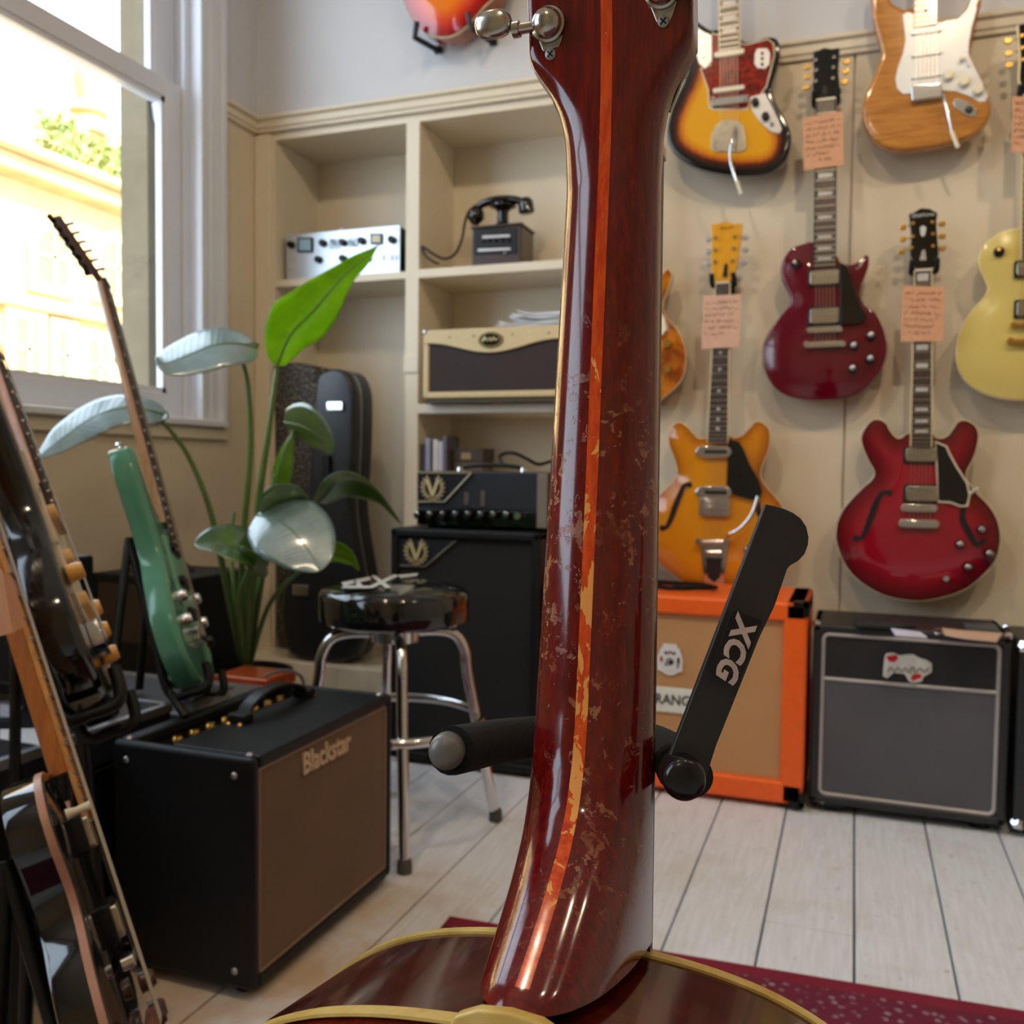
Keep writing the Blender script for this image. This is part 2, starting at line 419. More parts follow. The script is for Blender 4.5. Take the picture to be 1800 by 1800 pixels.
# ------------------------------------------------------------------ outside the window
STONE = M('sunlit_limestone', (220, 186, 126), .9, var=.10, vs=2.2, bump=.2, bs=8)
STONED = M('weathered_limestone', (188, 156, 106), .9, var=.16, vs=1.6, bump=.2, bs=8)
def facade():
    X = -10.0
    y0, y1 = 4.5, 16.0
    zc = ox(110, 300, X).z
    t = thing('stone_building', 'sunlit honey stone building across the street seen through the sash window', 'building', (X, 9, -4))
    box('wall', X-6, X, y0, y1, -4, zc-.35, STONE, t)
    box('cornice', X-.1, X+.35, y0, y1, zc-.35, zc-.12, STONED, t, bevel=.05)
    box('cornice_cap', X-.1, X+.5, y0, y1, zc-.12, zc, STONE, t, bevel=.04)
    box('string_course', X, X+.15, y0, y1, ox(100, 540, X).z-.12, ox(100, 540, X).z+.06, STONED, t, bevel=.03)
    zb = zc+1.15
    box('parapet_wall', X-1.4, X-1.1, y0, y1, zc-.3, ox(150, 215, X-1.2).z, STONED, t)
    box('roof_block', X-4, X-2.5, y0, ox(60, 100, X-2.5).y, zc-.3, ox(30, 125, X-2.5).z, STONE, t)
    # carved finial on the parapet
    f = ox(160, 200, X-1.2)
    lathe('finial', [(.26, 0), (.22, .25), (.30, .3), (.16, .5), (.22, .8), (.18, 1.0), (.10, 1.15), (.12, 1.25), (.03, 1.4)], (X-1.25, f.y, f.z-.3), (0, 0, 1), STONED, t, n=10)
    FR = M('pale_window_stone', (226, 196, 140), .8); DK = M('dim_far_glass', (120, 112, 84), .15)
    def win(px0, px1, py0, py1, arch=False):
        a, b = ox(px0, (py0+py1)/2, X), ox(px1, (py0+py1)/2, X); zt, zb_ = ox((px0+px1)/2, py0, X).z, ox((px0+px1)/2, py1, X).z
        ya, yb = a.y, b.y; ym = (ya+yb)/2; r = abs(yb-ya)/2
        def outline(g):
            o = [(ya-g, zb_-g), (yb+g, zb_-g)]
            if arch:
                for k in range(9):
                    th = math.pi*k/8; o.append((ym+(r+g)*math.cos(th), zt-r+(r+g)*math.sin(th)))
            else: o += [(yb+g, zt+g), (ya-g, zt+g)]
            return o
        w = prism('window', [(X-.02, p[0], p[1]) for p in outline(.14)], (.10, 0, 0), FR, t)
        prism('pane', [(X+.081, p[0], p[1]) for p in outline(0)], (.01, 0, 0), DK, w)
        boxes('glazing_bar', [(X+.085, X+.115, ym-.03, ym+.03, zb_, zt), (X+.085, X+.115, ya, yb, (zb_+zt)/2-.03, (zb_+zt)/2+.03)], FR, w)
    win(170, 222, 425, 520, True)
    win(98, 116, 582, 668); win(148, 182, 600, 690); win(20, 60, 560, 668)
    win(60, 110, 405, 500, True); win(-60, -10, 380, 480, True)
    bx = ox(215, 600, X).y
    win(205, 245, 605, 700)
    return t
BLD = facade()
def ivy():
    X = -10.0; t = M('ivy_leaf', (96, 112, 44), .6, var=.4, vs=3); V, Fc = [], []
    rnd = random.Random(3)
    for i in range(520):
        px = rnd.uniform(70, 245); c0 = 205+(px-80)*.42 + abs(rnd.gauss(0, 1))*24
        if rnd.random() < .45: c0 = 268+(px-80)*.36+rnd.gauss(0, 9)
        p = ox(px, c0, X-rnd.uniform(.0, 1.05)); s = rnd.uniform(.03, .085)
        a = Vector((rnd.gauss(0, 1), rnd.gauss(0, 1), rnd.gauss(0, 1))).normalized(); b = a.orthogonal().normalized()
        n = len(V); V += [p, p+a*s+b*s*.6, p+a*s*2, p+a*s-b*s*.6]; Fc.append((n, n+1, n+2, n+3))
    mesh('ivy', V, Fc, t, BLD, kind='stuff', label='green ivy growing over the parapet')
ivy()
struct(box('ground', -30, -2.3, -15, 30, -4.3, -4, M('street_paving', (150, 142, 132), .9, var=.1)))
# ------------------------------------------------------------------ guitar building blocks
def poly_d(P, Q):
    """distance of points P (n,2) from the closed polygon Q (m,2), and inside flags"""
    A = Q; B = np.roll(Q, -1, 0); d = np.full(len(P), 1e9); ins = np.zeros(len(P), bool)
    for a, b in zip(A, B):
        e = b-a; t = np.clip(((P-a)@e)/max(e@e, 1e-12), 0, 1); d = np.minimum(d, np.hypot(*(P-a-t[:, None]*e).T))
        c = (a[1] > P[:, 1]) != (b[1] > P[:, 1])
        if a[1] != b[1]: ins ^= c & (P[:, 0] < (b[0]-a[0])*(P[:, 1]-a[1])/(b[1]-a[1])+a[0])
    return d, ins
def smooth2(pts, n=5): return np.array([(p.x, p.y) for p in spline([(a, b, 0) for a, b in pts], n, True)])
def ccw(Q): return Q if ((Q[:, 0]*np.roll(Q[:, 1], -1)-np.roll(Q[:, 0], -1)*Q[:, 1]).sum() > 0) else Q[::-1]
def normals2(Q):
    t = np.roll(Q, -1, 0)-np.roll(Q, 1, 0); n = np.stack([t[:, 1], -t[:, 0]], 1); return n/np.maximum(np.hypot(*n.T), 1e-9)[:, None]
def body(name, pts, mp, thick, mat, parent, dome=0, r=.006, sidemat=None, bind=None, step=.013, n=5):
    """carved guitar body: outline in plan, rounded rim, optional arched top; mp(a, b, depth) -> world"""
    Q = ccw(smooth2(pts, n)); N = normals2(Q)
    C = [Q]
    for k in (.35, .8, 1.4, 2.2):
        P = Q-N*r*k; d, ins = poly_d(P, Q); C.append(P[ins & (d > r*k*.85)])
    lo, hi = Q.min(0), Q.max(0)
    gx, gy = np.meshgrid(np.arange(lo[0], hi[0], step), np.arange(lo[1], hi[1], step)); P = np.stack([gx.ravel(), gy.ravel()], 1)
    d, ins = poly_d(P, Q); C.append(P[ins & (d > r*2.8)])
    A = np.concatenate(C)
    vs, es, fs, *_ = delaunay_2d_cdt([Vector(p) for p in A], [], [list(range(len(Q)))], 1, 1e-7)
    vv = np.array([(p.x, p.y) for p in vs]); d, _ = poly_d(vv, Q)
    q = np.clip(r-d, 0, r); drop = r-np.sqrt(np.maximum(r*r-q*q, 0))
    drop = drop+dome*(np.exp(-(d/.045)**1.5))
    V = [mp(p[0], p[1], dd) for p, dd in zip(vv, drop)]
    top = mesh(name, V, [tuple(f) for f in fs], mat, parent, smooth=True, ang=60, attr=[float(x) for x in d])
    m_ = len(Q); d0 = r+dome; sb = min(.005, thick*.1)
    N2 = N
    rings = [(Q, d0), (Q, thick-sb), (Q-N2*sb*.3, thick-sb*.3), (Q-N2*sb, thick)]
    V, Fc = [], []
    for R_, dd in rings: V += [mp(p[0], p[1], dd) for p in R_]
    for j in range(3):
        for i in range(m_): Fc.append((j*m_+i, j*m_+(i+1) % m_, (j+1)*m_+(i+1) % m_, (j+1)*m_+i))
    Fc.append(tuple(range(3*m_, 4*m_)))
    mesh('side', V, Fc, sidemat or mat, top, smooth=True, ang=40)
    if bind:
        o_ = .0012; V, Fc = [], []
        for R_, dd in ((Q-N*.0035, d0-.0022), (Q+N*o_, d0-.0012), (Q+N*o_, d0+.006), (Q, d0+.006)): V += [mp(p[0], p[1], dd) for p in R_]
        for j in range(3):
            for i in range(m_): Fc.append((j*m_+i, j*m_+(i+1) % m_, (j+1)*m_+(i+1) % m_, (j+1)*m_+i))
        mesh('binding', V, Fc, bind, top, smooth=True, ang=40)
    return top
def slab(name, pts, d0, d1, mp, mat, parent, bevel=.0012, sm=0, **k):
    if sm: pts = [tuple(p) for p in smooth2(pts, sm)]
    n = len(pts); V = [mp(a, b, d0) for a, b in pts]+[mp(a, b, d1) for a, b in pts]
    Fc = [tuple(range(n)), tuple(range(2*n-1, n-1, -1))]+[(i, (i+1) % n, n+(i+1) % n, n+i) for i in range(n)]
    return mesh(name, V, Fc, mat, parent, bevel=bevel, **k)
def rect(x0, x1, y0, y1): return [(x0, y0), (x1, y0), (x1, y1), (x0, y1)]
def rrect(x0, x1, y0, y1, r, n=4):
    o = []
    for cx, cy, a in ((x1-r, y0+r, -90), (x1-r, y1-r, 0), (x0+r, y1-r, 90), (x0+r, y0+r, 180)):
        for k in range(n+1):
            th = math.radians(a+90*k/n); o.append((cx+r*math.cos(th), cy+r*math.sin(th)))
    return o
def disc(name, c, r, d0, d1, mp, mat, parent, n=16, top=.85, **k):
    V, Fc = [], []; h = d1-d0
    for rr, dd in ((r, d1), (r, d0+h*.25), (r*top, d0)):
        for i in range(n): V.append(mp(c[0]+rr*math.cos(2*math.pi*i/n), c[1]+rr*math.sin(2*math.pi*i/n), dd))
    for j in range(2):
        for i in range(n): Fc.append((j*n+i, j*n+(i+1) % n, (j+1)*n+(i+1) % n, (j+1)*n+i))
    Fc.append(tuple(range(2*n, 3*n))); Fc.append(tuple(range(n)))
    return mesh(name, V, Fc, mat, parent, smooth=True, ang=40, **k)
def rod(name, pts, r, mp, mat, parent, n=8, sm=0, **k):
    P = [mp(*p) for p in pts]
    if sm: P = spline(P, sm)
    return tube(name, P, r, mat, parent, n=n, **k)

# guitars hanging on the back wall: (a, b) are x and z on the guitar's own front plane, depth runs to the wall
def wallmap(yf):
    return lambda a, b, d: Vector((a, yf+d, b))
def neck(g, mp, t, b, board, back, frets=18, inlay=None, dots=None, bind=None, thick=.02, rise=.010, ratio=None, inl_mat=None, nfree=0):
    """t=(xl,xr,z) at the nut, b=(xl,xr,z) at the body end; rise = height of the board over the top"""
    (tl, tr, tz), (bl, br, bz) = t, b
    nk = slab('neck', [(tl, tz), (tr, tz), (br, bz), (bl, bz)], -rise+.006, thick, mp, back, g, bevel=.006)
    bo = slab('fretboard', [(tl, tz), (tr, tz), (br, bz), (bl, bz)], -rise, -rise+.006, mp, board, g, bevel=.0008)
    L = tz-bz; full = L/(1-2**(-frets/12)); V, Fc = [], []
    pos = [full*(1-2**(-k/12)) for k in range(frets+1)]
    at = lambda s: (tl+(bl-tl)*s/L, tr+(br-tr)*s/L, tz-s)
    for k in range(1, frets+1):
        l, r_, z = at(pos[k]-.0005); n = len(V)
        for zz in (z-.0011, z+.0011):
            V += [mp(l, zz, -rise-.0012), mp(r_, zz, -rise-.0012), mp(r_, zz, -rise+.001), mp(l, zz, -rise+.001)]
        Fc += [tuple(i+n for i in f) for f in BF]
    mesh('frets', V, Fc, NICKF, bo, kind='stuff')
    V, Fc = [], []
    which = [x for x in ((1, 3, 5, 7, 9, 12, 15, 17, 19) if inlay == 'block' else (3, 5, 7, 9, 12, 15, 17, 19)) if x <= frets]
    if inlay:
        for k in which:
            s = (pos[k]+pos[k-1])/2; l, r_, z = at(s); c = (l+r_)/2; hw = (r_-l)/2*(.66 if inlay in ('block', 'trap') else .16)
            hh = (pos[k]-pos[k-1])/2*(.55 if inlay != 'dot' else 1) ; hh = hh if inlay != 'dot' else hw
            n = len(V); q = .75 if inlay == 'trap' else 1
            V += [mp(c-hw, z-hh, -rise-.0004), mp(c+hw, z-hh*q, -rise-.0004), mp(c+hw, z+hh*q, -rise-.0004), mp(c-hw, z+hh, -rise-.0004)]
            V += [mp(c-hw, z-hh, -rise+.001), mp(c+hw, z-hh*q, -rise+.001), mp(c+hw, z+hh*q, -rise+.001), mp(c-hw, z+hh, -rise+.001)]
            Fc += [tuple(i+n for i in f) for f in BF]
        mesh('inlays', V, Fc, inl_mat or PEARL, bo, kind='stuff')
    if bind:
        for s_ in (0, 1):
            w = .0022
            pts = [(tl-w, tz), (tl+.0004, tz), (bl+.0004, bz), (bl-w, bz)] if not s_ else [(tr-.0004, tz), (tr+w, tz), (br+w, bz), (br-.0004, bz)]
            slab('neck_binding', pts, -rise-.0003, -rise+.008, mp, bind, bo, bevel=0)
    slab('nut', rect(tl, tr, tz-.002, tz+.004), -rise-.002, -rise+.006, mp, CREAMP, g, bevel=.0006)
    return nk
def strings(g, mp, xt, zt, xb, zb, d0, d1, w0=.034, w1=.05):
    lst = []
    for i in range(6):
        f = i/5-.5
        lst.append(([mp(xt+f*w0, zt, d0), mp(xb+f*w1, zb, d1)], .0006))
    tubes('strings', lst, NICKF, g, n=4, kind='stuff')
def head(g, mp, pts, posts, buttons, mat, bmat=GOLD, d0=-.002, d1=.014, pmat=CHROME, face=None):
    h = slab('headstock', pts, d0, d1, mp, mat, g, bevel=.0025)
    for p in posts: disc('tuner_post', p, .0052, d0-.008, d0+.001, mp, pmat, h, n=10)
    for p, q in buttons:
        k = rod('tuner_button', [(p[0], p[1], d1+.002), ((p[0]+q[0])/2, (p[1]+q[1])/2, d1+.004)], .003, mp, bmat, h, n=8)
        c = q; s = 1 if q[0] > p[0] else -1
        disc_pts = rrect(c[0]-.009, c[0]+.009, c[1]-.0075, c[1]+.0075, .006, 3)
        slab('button_wing', disc_pts, d1-.001, d1+.008, mp, bmat, k, bevel=.002)
    return h
def pickup(g, mp, x0, x1, z0, z1, d0, mat, ring=None, tilt=0, nm='pickup', poles=True):
    r = min(.005, (z1-z0)*.3)
    if ring: slab('pickup_ring', rrect(x0-.006, x1+.006, z0-.005, z1+.005, .004), d0+.004, d0+.014, mp, ring, g)
    p = slab(nm, rrect(x0, x1, z0, z1, r), d0, d0+.016, mp, mat, g, bevel=.0015)
    if poles:
        V, Fc = [], []
        for i in range(6):
            c = x0+(x1-x0)*(.14+.72*i/5); zc = (z0+z1)/2+(.18*(z1-z0) if mat is not WHITEP else 0); n = len(V)
            for k in range(6): V.append(mp(c+.0026*math.cos(k*1.047), zc+.0026*math.sin(k*1.047), d0-.0008))
            Fc.append(tuple(range(n, n+6)))
        mesh('pole_pieces', V, Fc, STEEL if mat is not CHROME else NICKEL, p, kind='stuff')
    return p
def knob(g, mp, c, mat, r=.011, d0=-.02, cap=None, nm='knob'):
    k = disc(nm, c, r, d0, d0+.022, mp, mat, g, n=18, top=.8)
    if cap: disc('knob_cap', c, r*.6, d0-.001, d0+.002, mp, cap, k, n=14)
    return k
def fhole(top, mp, pts, d, mat):
    P = [mp(a, b, d) for a, b in pts]; S = spline(P, 6); n = len(S)
    rs = [.004+.0045*max(0, math.sin(math.pi*(i/(n-1))))**1.2 for i in range(n)]
    V, Fc = [], []
    for i, p in enumerate(S):
        t = (S[min(i+1, n-1)]-S[max(i-1, 0)]); q = Vector((t.z, 0, -t.x)).normalized()*rs[i]
        V += [p+q, p-q, p+q+Vector((0, .01, 0)), p-q+Vector((0, .01, 0))]
        if i:
            a, b = (i-1)*4, i*4
            Fc += [(a, a+1, b+1, b), (a, b, b+2, a+2), (a+1, a+3, b+3, b+1)]
    f = mesh('sound_hole', V, Fc, mat, top)
    for e in (S[0], S[-1]):
        mpp = lambda a, b, dd: Vector((a, e.y+dd, b))
        disc('sound_hole_eye', (e.x, e.z), .0085, -.0002, .005, mpp, mat, f, n=14, top=1)
def hanger(px, py, yb, lab, w=.05):
    """padded wall hanger: plate screwed to the wall, arm and two prongs either side of the headstock"""
    p = oy(px, py, yb); x, z = p.x, p.z
    t = thing('wall_hanger', lab, 'wall hanger', (x, YB, z), 'guitar wall hangers')
    box('wall_plate', x-.022, x+.022, YB-.012, YB, z-.06, z+.03, BLACK, t, bevel=.004)
    tube('hanger_arm', [(x, YB-.01, z-.01), (x, yb+.022, z-.012)], .007, BLACK, t)
    for s in (-1, 1):
        P = spline([(x, yb+.024, z-.012), (x+s*w*.55, yb+.016, z-.014), (x+s*w*.62, yb-.012, z-.008), (x+s*w*.6, yb-.028, z+.012)], 5)
        tube('prong', P, .0075, RUBBER, t)
    return t
def price_tag(pts, yf, mat, lab, seed, string_to=None):
    P = [oy(x, y, yf) for x, y in pts]
    t = thing('price_tag', lab, 'price tag', P[2], 'handwritten price tags')
    prism('card', P, (0, .0008, 0), mat, t)
    a, b, c, d = P; rnd = random.Random(seed); lst = []
    rows = 7
    for i in range(rows):
        v = .08+.84*i/rows; u = .06+(.3 if i == rows-1 and rnd.random() < .5 else 0); end = .92 if i < rows-2 else rnd.uniform(.4, .8)
        seg = []
        while u < end:
            if rnd.random() < .16 and len(seg) > 2: lst.append(seg); seg = []; u += .035; continue
            vv = v+rnd.uniform(.012, .085); q = (a*(1-u)+b*u)*(1-vv)+(d*(1-u)+c*u)*vv
            seg.append(q+Vector((0, -.0006, 0))); u += rnd.uniform(.012, .03)
        if len(seg) > 2: lst.append(seg)
    tubes('handwriting', [(s, .0007) for s in lst], INK, t, n=3, kind='stuff')
    if string_to is not None:
        tube('tag_string', [(a+b)/2, string_to], .0008, CREAMP, t, n=4)
    return t
YF = YB-.105        # front plane of the hanging guitars
WM = wallmap(YF)
def W(p, d=0): q = oy(p[0], p[1], YF+d); return (q.x, q.z)
def WS(lst, d=0): return [W(p, d) for p in lst]
def wrect(x0, x1, y0, y1, d=0):
    a, b = W((x0, y1), d), W((x1, y0), d); return a[0], b[0], a[1], b[1]
def nk(xl, xr, y, d=-.01): a, b = W((xl, y), d), W((xr, y), d); return (a[0], b[0], (a[1]+b[1])/2)
def root(name, px, py, lab):
    p = oy(px, py, YF); return thing(name, lab, 'guitar', (p.x, YF, p.z), 'electric guitars on the wall')
DARK = M('dark_cavity', (22, 12, 8), .8)
# ------------------------------------------------------------------ guitars on the back wall
def posts(l): return [W(p, -.01) for p in l]
def sunburst_offset():
    g = root('electric_guitar', 1282, 306, 'three-colour sunburst offset electric guitar with tortoiseshell pickguard')
    SB = burst('three_colour_sunburst', [(.0, (8, 8, 10)), (.17, (10, 8, 8)), (.30, (92, 26, 10)), (.42, (196, 110, 14)), (.60, (222, 160, 22))])
    out = [(1263,51),(1250,52),(1233,42),(1217,29),(1209,20),(1202,28),(1199,52),(1206,82),(1211,112),(1203,142),(1193,162),(1178,198),(1172,228),(1176,253),(1188,272),(1214,289),(1245,300),
           (1288,307),(1319,308),(1347,304),(1368,293),(1383,274),(1390,249),(1388,228),(1379,207),(1364,181),(1356,160),(1358,143),(1366,118),(1371,91),(1369,74),(1362,65),(1347,64),(1330,70),(1313,73),(1299,67)]
    b = body('body', WS(out), WM, .044, SB, g, r=.007, sidemat=GBLACK)
    TORT = NT('red_tortoiseshell'); v = TORT.coord(); f = TORT.noise(v, 42, 5, .7, 1.5)
    TORT.set(Base_Color=TORT.ramp(f, [(.35, srgb(48, 10, 8)), (.6, srgb(150, 34, 14))]), Roughness=.12)
    pg = [(1252,60),(1264,63),(1297,78),(1313,80),(1335,74),(1350,70),(1359,78),(1360,98),(1352,130),(1346,152),(1336,166),(1318,172),(1314,190),(1300,192),(1253,191),(1248,186),(1246,158),(1233,122),(1250,116)]
    slab('pickguard_edge', WS([(1251,58),(1264,61),(1297,76),(1313,78),(1335,72),(1350,68),(1361,77),(1362,98),(1354,131),(1348,153),(1337,168),(1319,174),(1315,193),(1252,194),(1246,188),(1244,159),(1231,121),(1249,114)]), -.0016, .002, WM, CREAMP, b, bevel=0)
    slab('pickguard', WS(pg), -.0028, .001, WM, TORT.m, g, bevel=0)
    cp = slab('control_plate', WS([(1218,45),(1235,55),(1251,62),(1252,108),(1240,122),(1229,112),(1221,85)]), -.0036, 0, WM, STEEL, g)
    for p in ((1230,60),(1237,78),(1237,99)): disc('plate_switch', W(p), .005, -.009, -.003, WM, NICKEL, cp, n=10)
    cp = slab('control_plate', WS([(1318,171),(1345,164),(1356,185),(1370,214),(1375,228),(1370,236),(1356,233),(1336,215),(1323,196)]), -.0036, 0, WM, STEEL, g)
    for p in ((1328,181),(1346,206)): knob(cp, WM, W(p), BLACK, .0105)
    disc('output_jack', W((1357,219)), .006, -.010, -.003, WM, CHROME, cp, n=12)
    sp = slab('switch_plate', WS([(1331,86),(1348,85),(1354,93),(1353,114),(1345,122),(1332,121),(1326,113),(1327,94)]), -.0036, 0, WM, STEEL, g)
    for y in (95, 104, 114): disc('slide_switch', W((1340, y)), .0042, -.008, -.003, WM, BLACK, sp, n=8)
    for (x0, x1, y0, y1) in ((1256,1309,87,104),(1254,1309,151,166)): pickup(g, WM, *wrect(x0, x1, y0, y1), -.011, CREAMP)
    br = slab('bridge', rrect(*wrect(1251, 1316, 169, 190), .004), -.013, -.003, WM, CHROME, g)
    for x in (1255, 1310): disc('bridge_post', W((x, 176)), .006, -.017, -.005, WM, CHROME, br, n=10)
    tp = slab('tremolo_plate', WS([(1256,224),(1266,214),(1280,211),(1297,213),(1307,222),(1310,240),(1312,262),(1305,268),(1257,268),(1249,260),(1251,238)]), -.004, 0, WM, NICKEL, g)
    for p in ((1259,251),(1259,259),(1268,265),(1278,216),(1292,258)): disc('screw', W(p), .0032, -.007, -.003, WM, CHROME, tp, n=8)
    q = lambda x, y, d: (*W((x, y)), d)
    rod('tremolo_arm', [q(1294,226,-.012), q(1290,250,-.03), q(1286,276,-.032), q(1289,300,-.03), q(1299,328,-.028)], .0042, WM, CHROME, g, sm=5)
    rod('arm_tip', [q(1297,322,-.028), q(1305,346,-.026)], .0052, WM, CREAMP, g)
    neck(g, WM, nk(1267,1294,-300), nk(1264,1300,86), ROSEW, MAPLE, 22, 'block', bind=IVORY)
    head(g, WM, WS([(1267,-300),(1263,-330),(1240,-400),(1246,-425),(1285,-415),(1305,-380),(1298,-320),(1294,-300)]), posts([(1256,-400),(1262,-385),(1268,-370),(1274,-355),(1280,-340),(1285,-325)]), [], MAPLE)
    strings(g, WM, W((1281,-300))[0], W((1281,-300))[1], W((1282,240))[0], W((1282,235))[1], -.013, -.010)
sunburst_offset()

def natural_double_cut():
    g = root('electric_guitar', 1630, 262, 'natural amber electric guitar with white pickguard and three pickups')
    NAT = wood('natural_ash', (150, 92, 36), (206, 142, 66), 0, 7, 11, .1, .6)
    out = [(1606,13),(1591,14),(1578,9),(1565,-2),(1560,-25),(1556,-50),(1545,-62),(1535,-50),(1530,-25),(1531,2),(1534,32),(1542,63),(1548,84),(1547,101),(1536,131),(1521,165),(1515,190),(1517,215),(1528,236),(1544,253),(1570,262),(1597,263),
           (1639,258),(1671,251),(1703,241),(1726,226),(1739,207),(1742,186),(1737,165),(1724,137),(1711,110),(1706,89),(1708,70),(1713,42),(1722,17),(1726,-2),(1721,-20),(1711,-18),(1704,0),(1694,19),(1682,30),(1663,35),(1647,33)]
    b = body('body', WS(out), WM, .045, NAT, g, r=.011)
    pg = [(1587,27),(1594,22),(1606,25),(1608,40),(1645,44),(1663,37),(1684,34),(1700,18),(1706,2),(1712,-8),(1717,0),(1716,20),(1708,48),(1703,75),(1702,95),(1713,120),(1728,150),(1736,170),(1733,178),(1722,180),(1705,170),(1680,161),(1655,160),(1652,152),(1600,165),(1588,166),(1577,156),(1574,140),(1578,120),(1587,95),(1592,70),(1589,45)]
    slab('pickguard', WS(pg), -.003, .002, WM, WHITEP, g, bevel=.0006)
    for i, y in enumerate((58, 97, 135)):
        x0, x1, z0, z1 = wrect(1601, 1655, y-6, y+6); pickup(g, WM, x0, x1, z0, z1, -.010, WHITEP)
    for p in ((1597,60),(1597,98),(1658,53),(1658,92),(1597,30),(1651,41),(1715,10),(1697,90),(1593,163),(1732,174)): disc('pickguard_screw', W(p), .0022, -.0045, -.002, WM, STEEL, g, n=8)
    for p in ((1666,135),(1694,146),(1718,161)): knob(g, WM, W(p), CREAMP, .0135)
    sw = W((1701,113)); rod('selector_switch', [(*W((1693,104)), -.003), (*W((1703,118)), -.006)], .0025, WM, STEEL, g)
    disc('switch_tip', W((1690,106)), .006, -.02, -.006, WM, CREAMP, g, n=12)
    br = slab('bridge_cover', WS([(1600,155),(1606,153),(1654,150),(1655,176),(1608,182),(1602,182)]), -.020, 0, WM, CHROME, g, bevel=.004, seg=3)
    q = lambda x, y, d: (*W((x, y)), d)
    rod('tremolo_arm', [q(1656,167,-.010), q(1660,185,-.026), q(1672,242,-.03)], .0036, WM, CHROME, g, sm=4)
    rod('arm_tip', [q(1671,238,-.03), q(1682,266,-.03)], .0055, WM, CREAMP, g)
    jp = slab('jack_plate', [W((1696+math.cos(t)*24*.84-math.sin(t)*11*.54, 190+math.cos(t)*24*.54+math.sin(t)*11*.84)) for t in [k*math.pi/10 for k in range(20)]], -.004, 0, WM, CHROME, g, bevel=.001)
    disc('jack_socket', W((1703,194)), .010, -.0045, -.003, WM, BLACK, jp, n=14)
    neck(g, WM, nk(1612,1640,-320), nk(1607,1647,43), MAPLE, MAPLE, 21, 'dot', inl_mat=BLACK)
    head(g, WM, WS([(1612,-320),(1606,-345),(1590,-425),(1600,-445),(1645,-420),(1655,-380),(1643,-340),(1640,-320)]), posts([(1602,-420),(1608,-405),(1614,-390),(1620,-375),(1626,-360),(1631,-345)]), [], MAPLE)
    strings(g, WM, W((1626,-320))[0], W((1626,-320))[1], W((1628,160))[0], W((1628,158))[1], -.012, -.012)
natural_double_cut()

def hwbuttons(posts_, offs): return [(W(p, 0), W(q, 0)) for p, q in zip(posts_, offs)]
def wine_single_cut():
    g = root('electric_guitar', 1450, 702, 'wine red single-cutaway electric guitar with black pickguard and chrome pickups')
    WR = M('wine_red_lacquer', (92, 4, 26), .07, coat=.6, var=.12, vs=6)
    out = [(1430,424),(1410,427),(1392,434),(1379,449),(1372,467),(1373,487),(1383,509),(1389,524),(1386,536),(1370,556),(1352,580),(1342,602),(1340,629),(1346,656),(1359,678),(1379,693),(1408,701),(1441,703),
           (1472,701),(1506,691),(1532,671),(1550,647),(1559,620),(1558,596),(1550,569),(1537,547),(1519,531),(1512,518),(1514,500),(1521,482),(1527,464),(1527,449),(1522,446),(1514,453),(1501,462),(1488,463),(1477,459),(1469,446)]
    body('body', WS(out), WM, .052, WR, g, dome=.012, r=.005)
    for y0, y1 in ((475,502),(542,570)): pickup(g, WM, *wrect(1424, 1475, y0, y1), -.012, NICKEL, BLACK)
    slab('pickguard', WS([(1476,462),(1487,468),(1494,480),(1503,510),(1515,545),(1524,558),(1520,567),(1505,571),(1478,571),(1477,540),(1477,500)]), -.011, -.007, WM, GBLACK, g)
    br = slab('bridge', rrect(*wrect(1419, 1479, 574, 587), .004), -.016, -.006, WM, CHROME, g, bevel=.002)
    for x in (1422, 1477): disc('bridge_post', W((x, 581)), .0075, -.018, -.002, WM, CHROME, br, n=12)
    tp = slab('tailpiece', rrect(*wrect(1414, 1486, 600, 613), .005), -.018, -.006, WM, CHROME, g, bevel=.003)
    for x in (1418, 1482): disc('tailpiece_stud', W((x, 606)), .009, -.020, .002, WM, CHROME, tp, n=12)
    for p in ((1531,590),(1501,608),(1530,631),(1499,648)): knob(g, WM, W(p), BLACK, .0125, -.018, STEEL)
    tg = disc('toggle_ring', W((1399,464)), .0125, -.005, .002, WM, BLACK, g, n=16)
    rod('toggle', [(*W((1399,464)), -.002), (*W((1397,462)), -.02)], .004, WM, CREAMP, tg)
    neck(g, WM, nk(1435,1470,176), nk(1431,1468,467), ROSEW, M('wine_red_lacquer', (92, 4, 26)), 20, 'trap', bind=EBONY, rise=.016)
    P = [(1434,105),(1435,123),(1434,142),(1466,100),(1465,118),(1464,137)]
    head(g, WM, WS([(1429,91),(1440,88),(1448,84),(1462,86),(1476,84),(1475,110),(1474,127),(1476,152),(1470,175),(1434,175),(1428,160),(1430,127)]), posts(P), hwbuttons(P, [(1419,113),(1419,131),(1416,150),(1488,104),(1486,122),(1484,140)]), GBLACK)
    slab('truss_rod_cover', WS([(1446,158),(1450,148),(1454,158),(1453,168),(1447,168)]), -.004, -.001, WM, BLACK, g, bevel=0)
    strings(g, WM, W((1452,176))[0], W((1452,176))[1], W((1450,607))[0], W((1450,606))[1], -.018, -.019)
    hanger(1452, 172, YF, 'black padded hanger holding the wine red guitar')
    price_tag([(1411,207),(1481,195),(1484,290),(1413,299)], YF-.022, KRAFT, 'brown handwritten price tag on the neck of the wine red guitar', 1)
wine_single_cut()

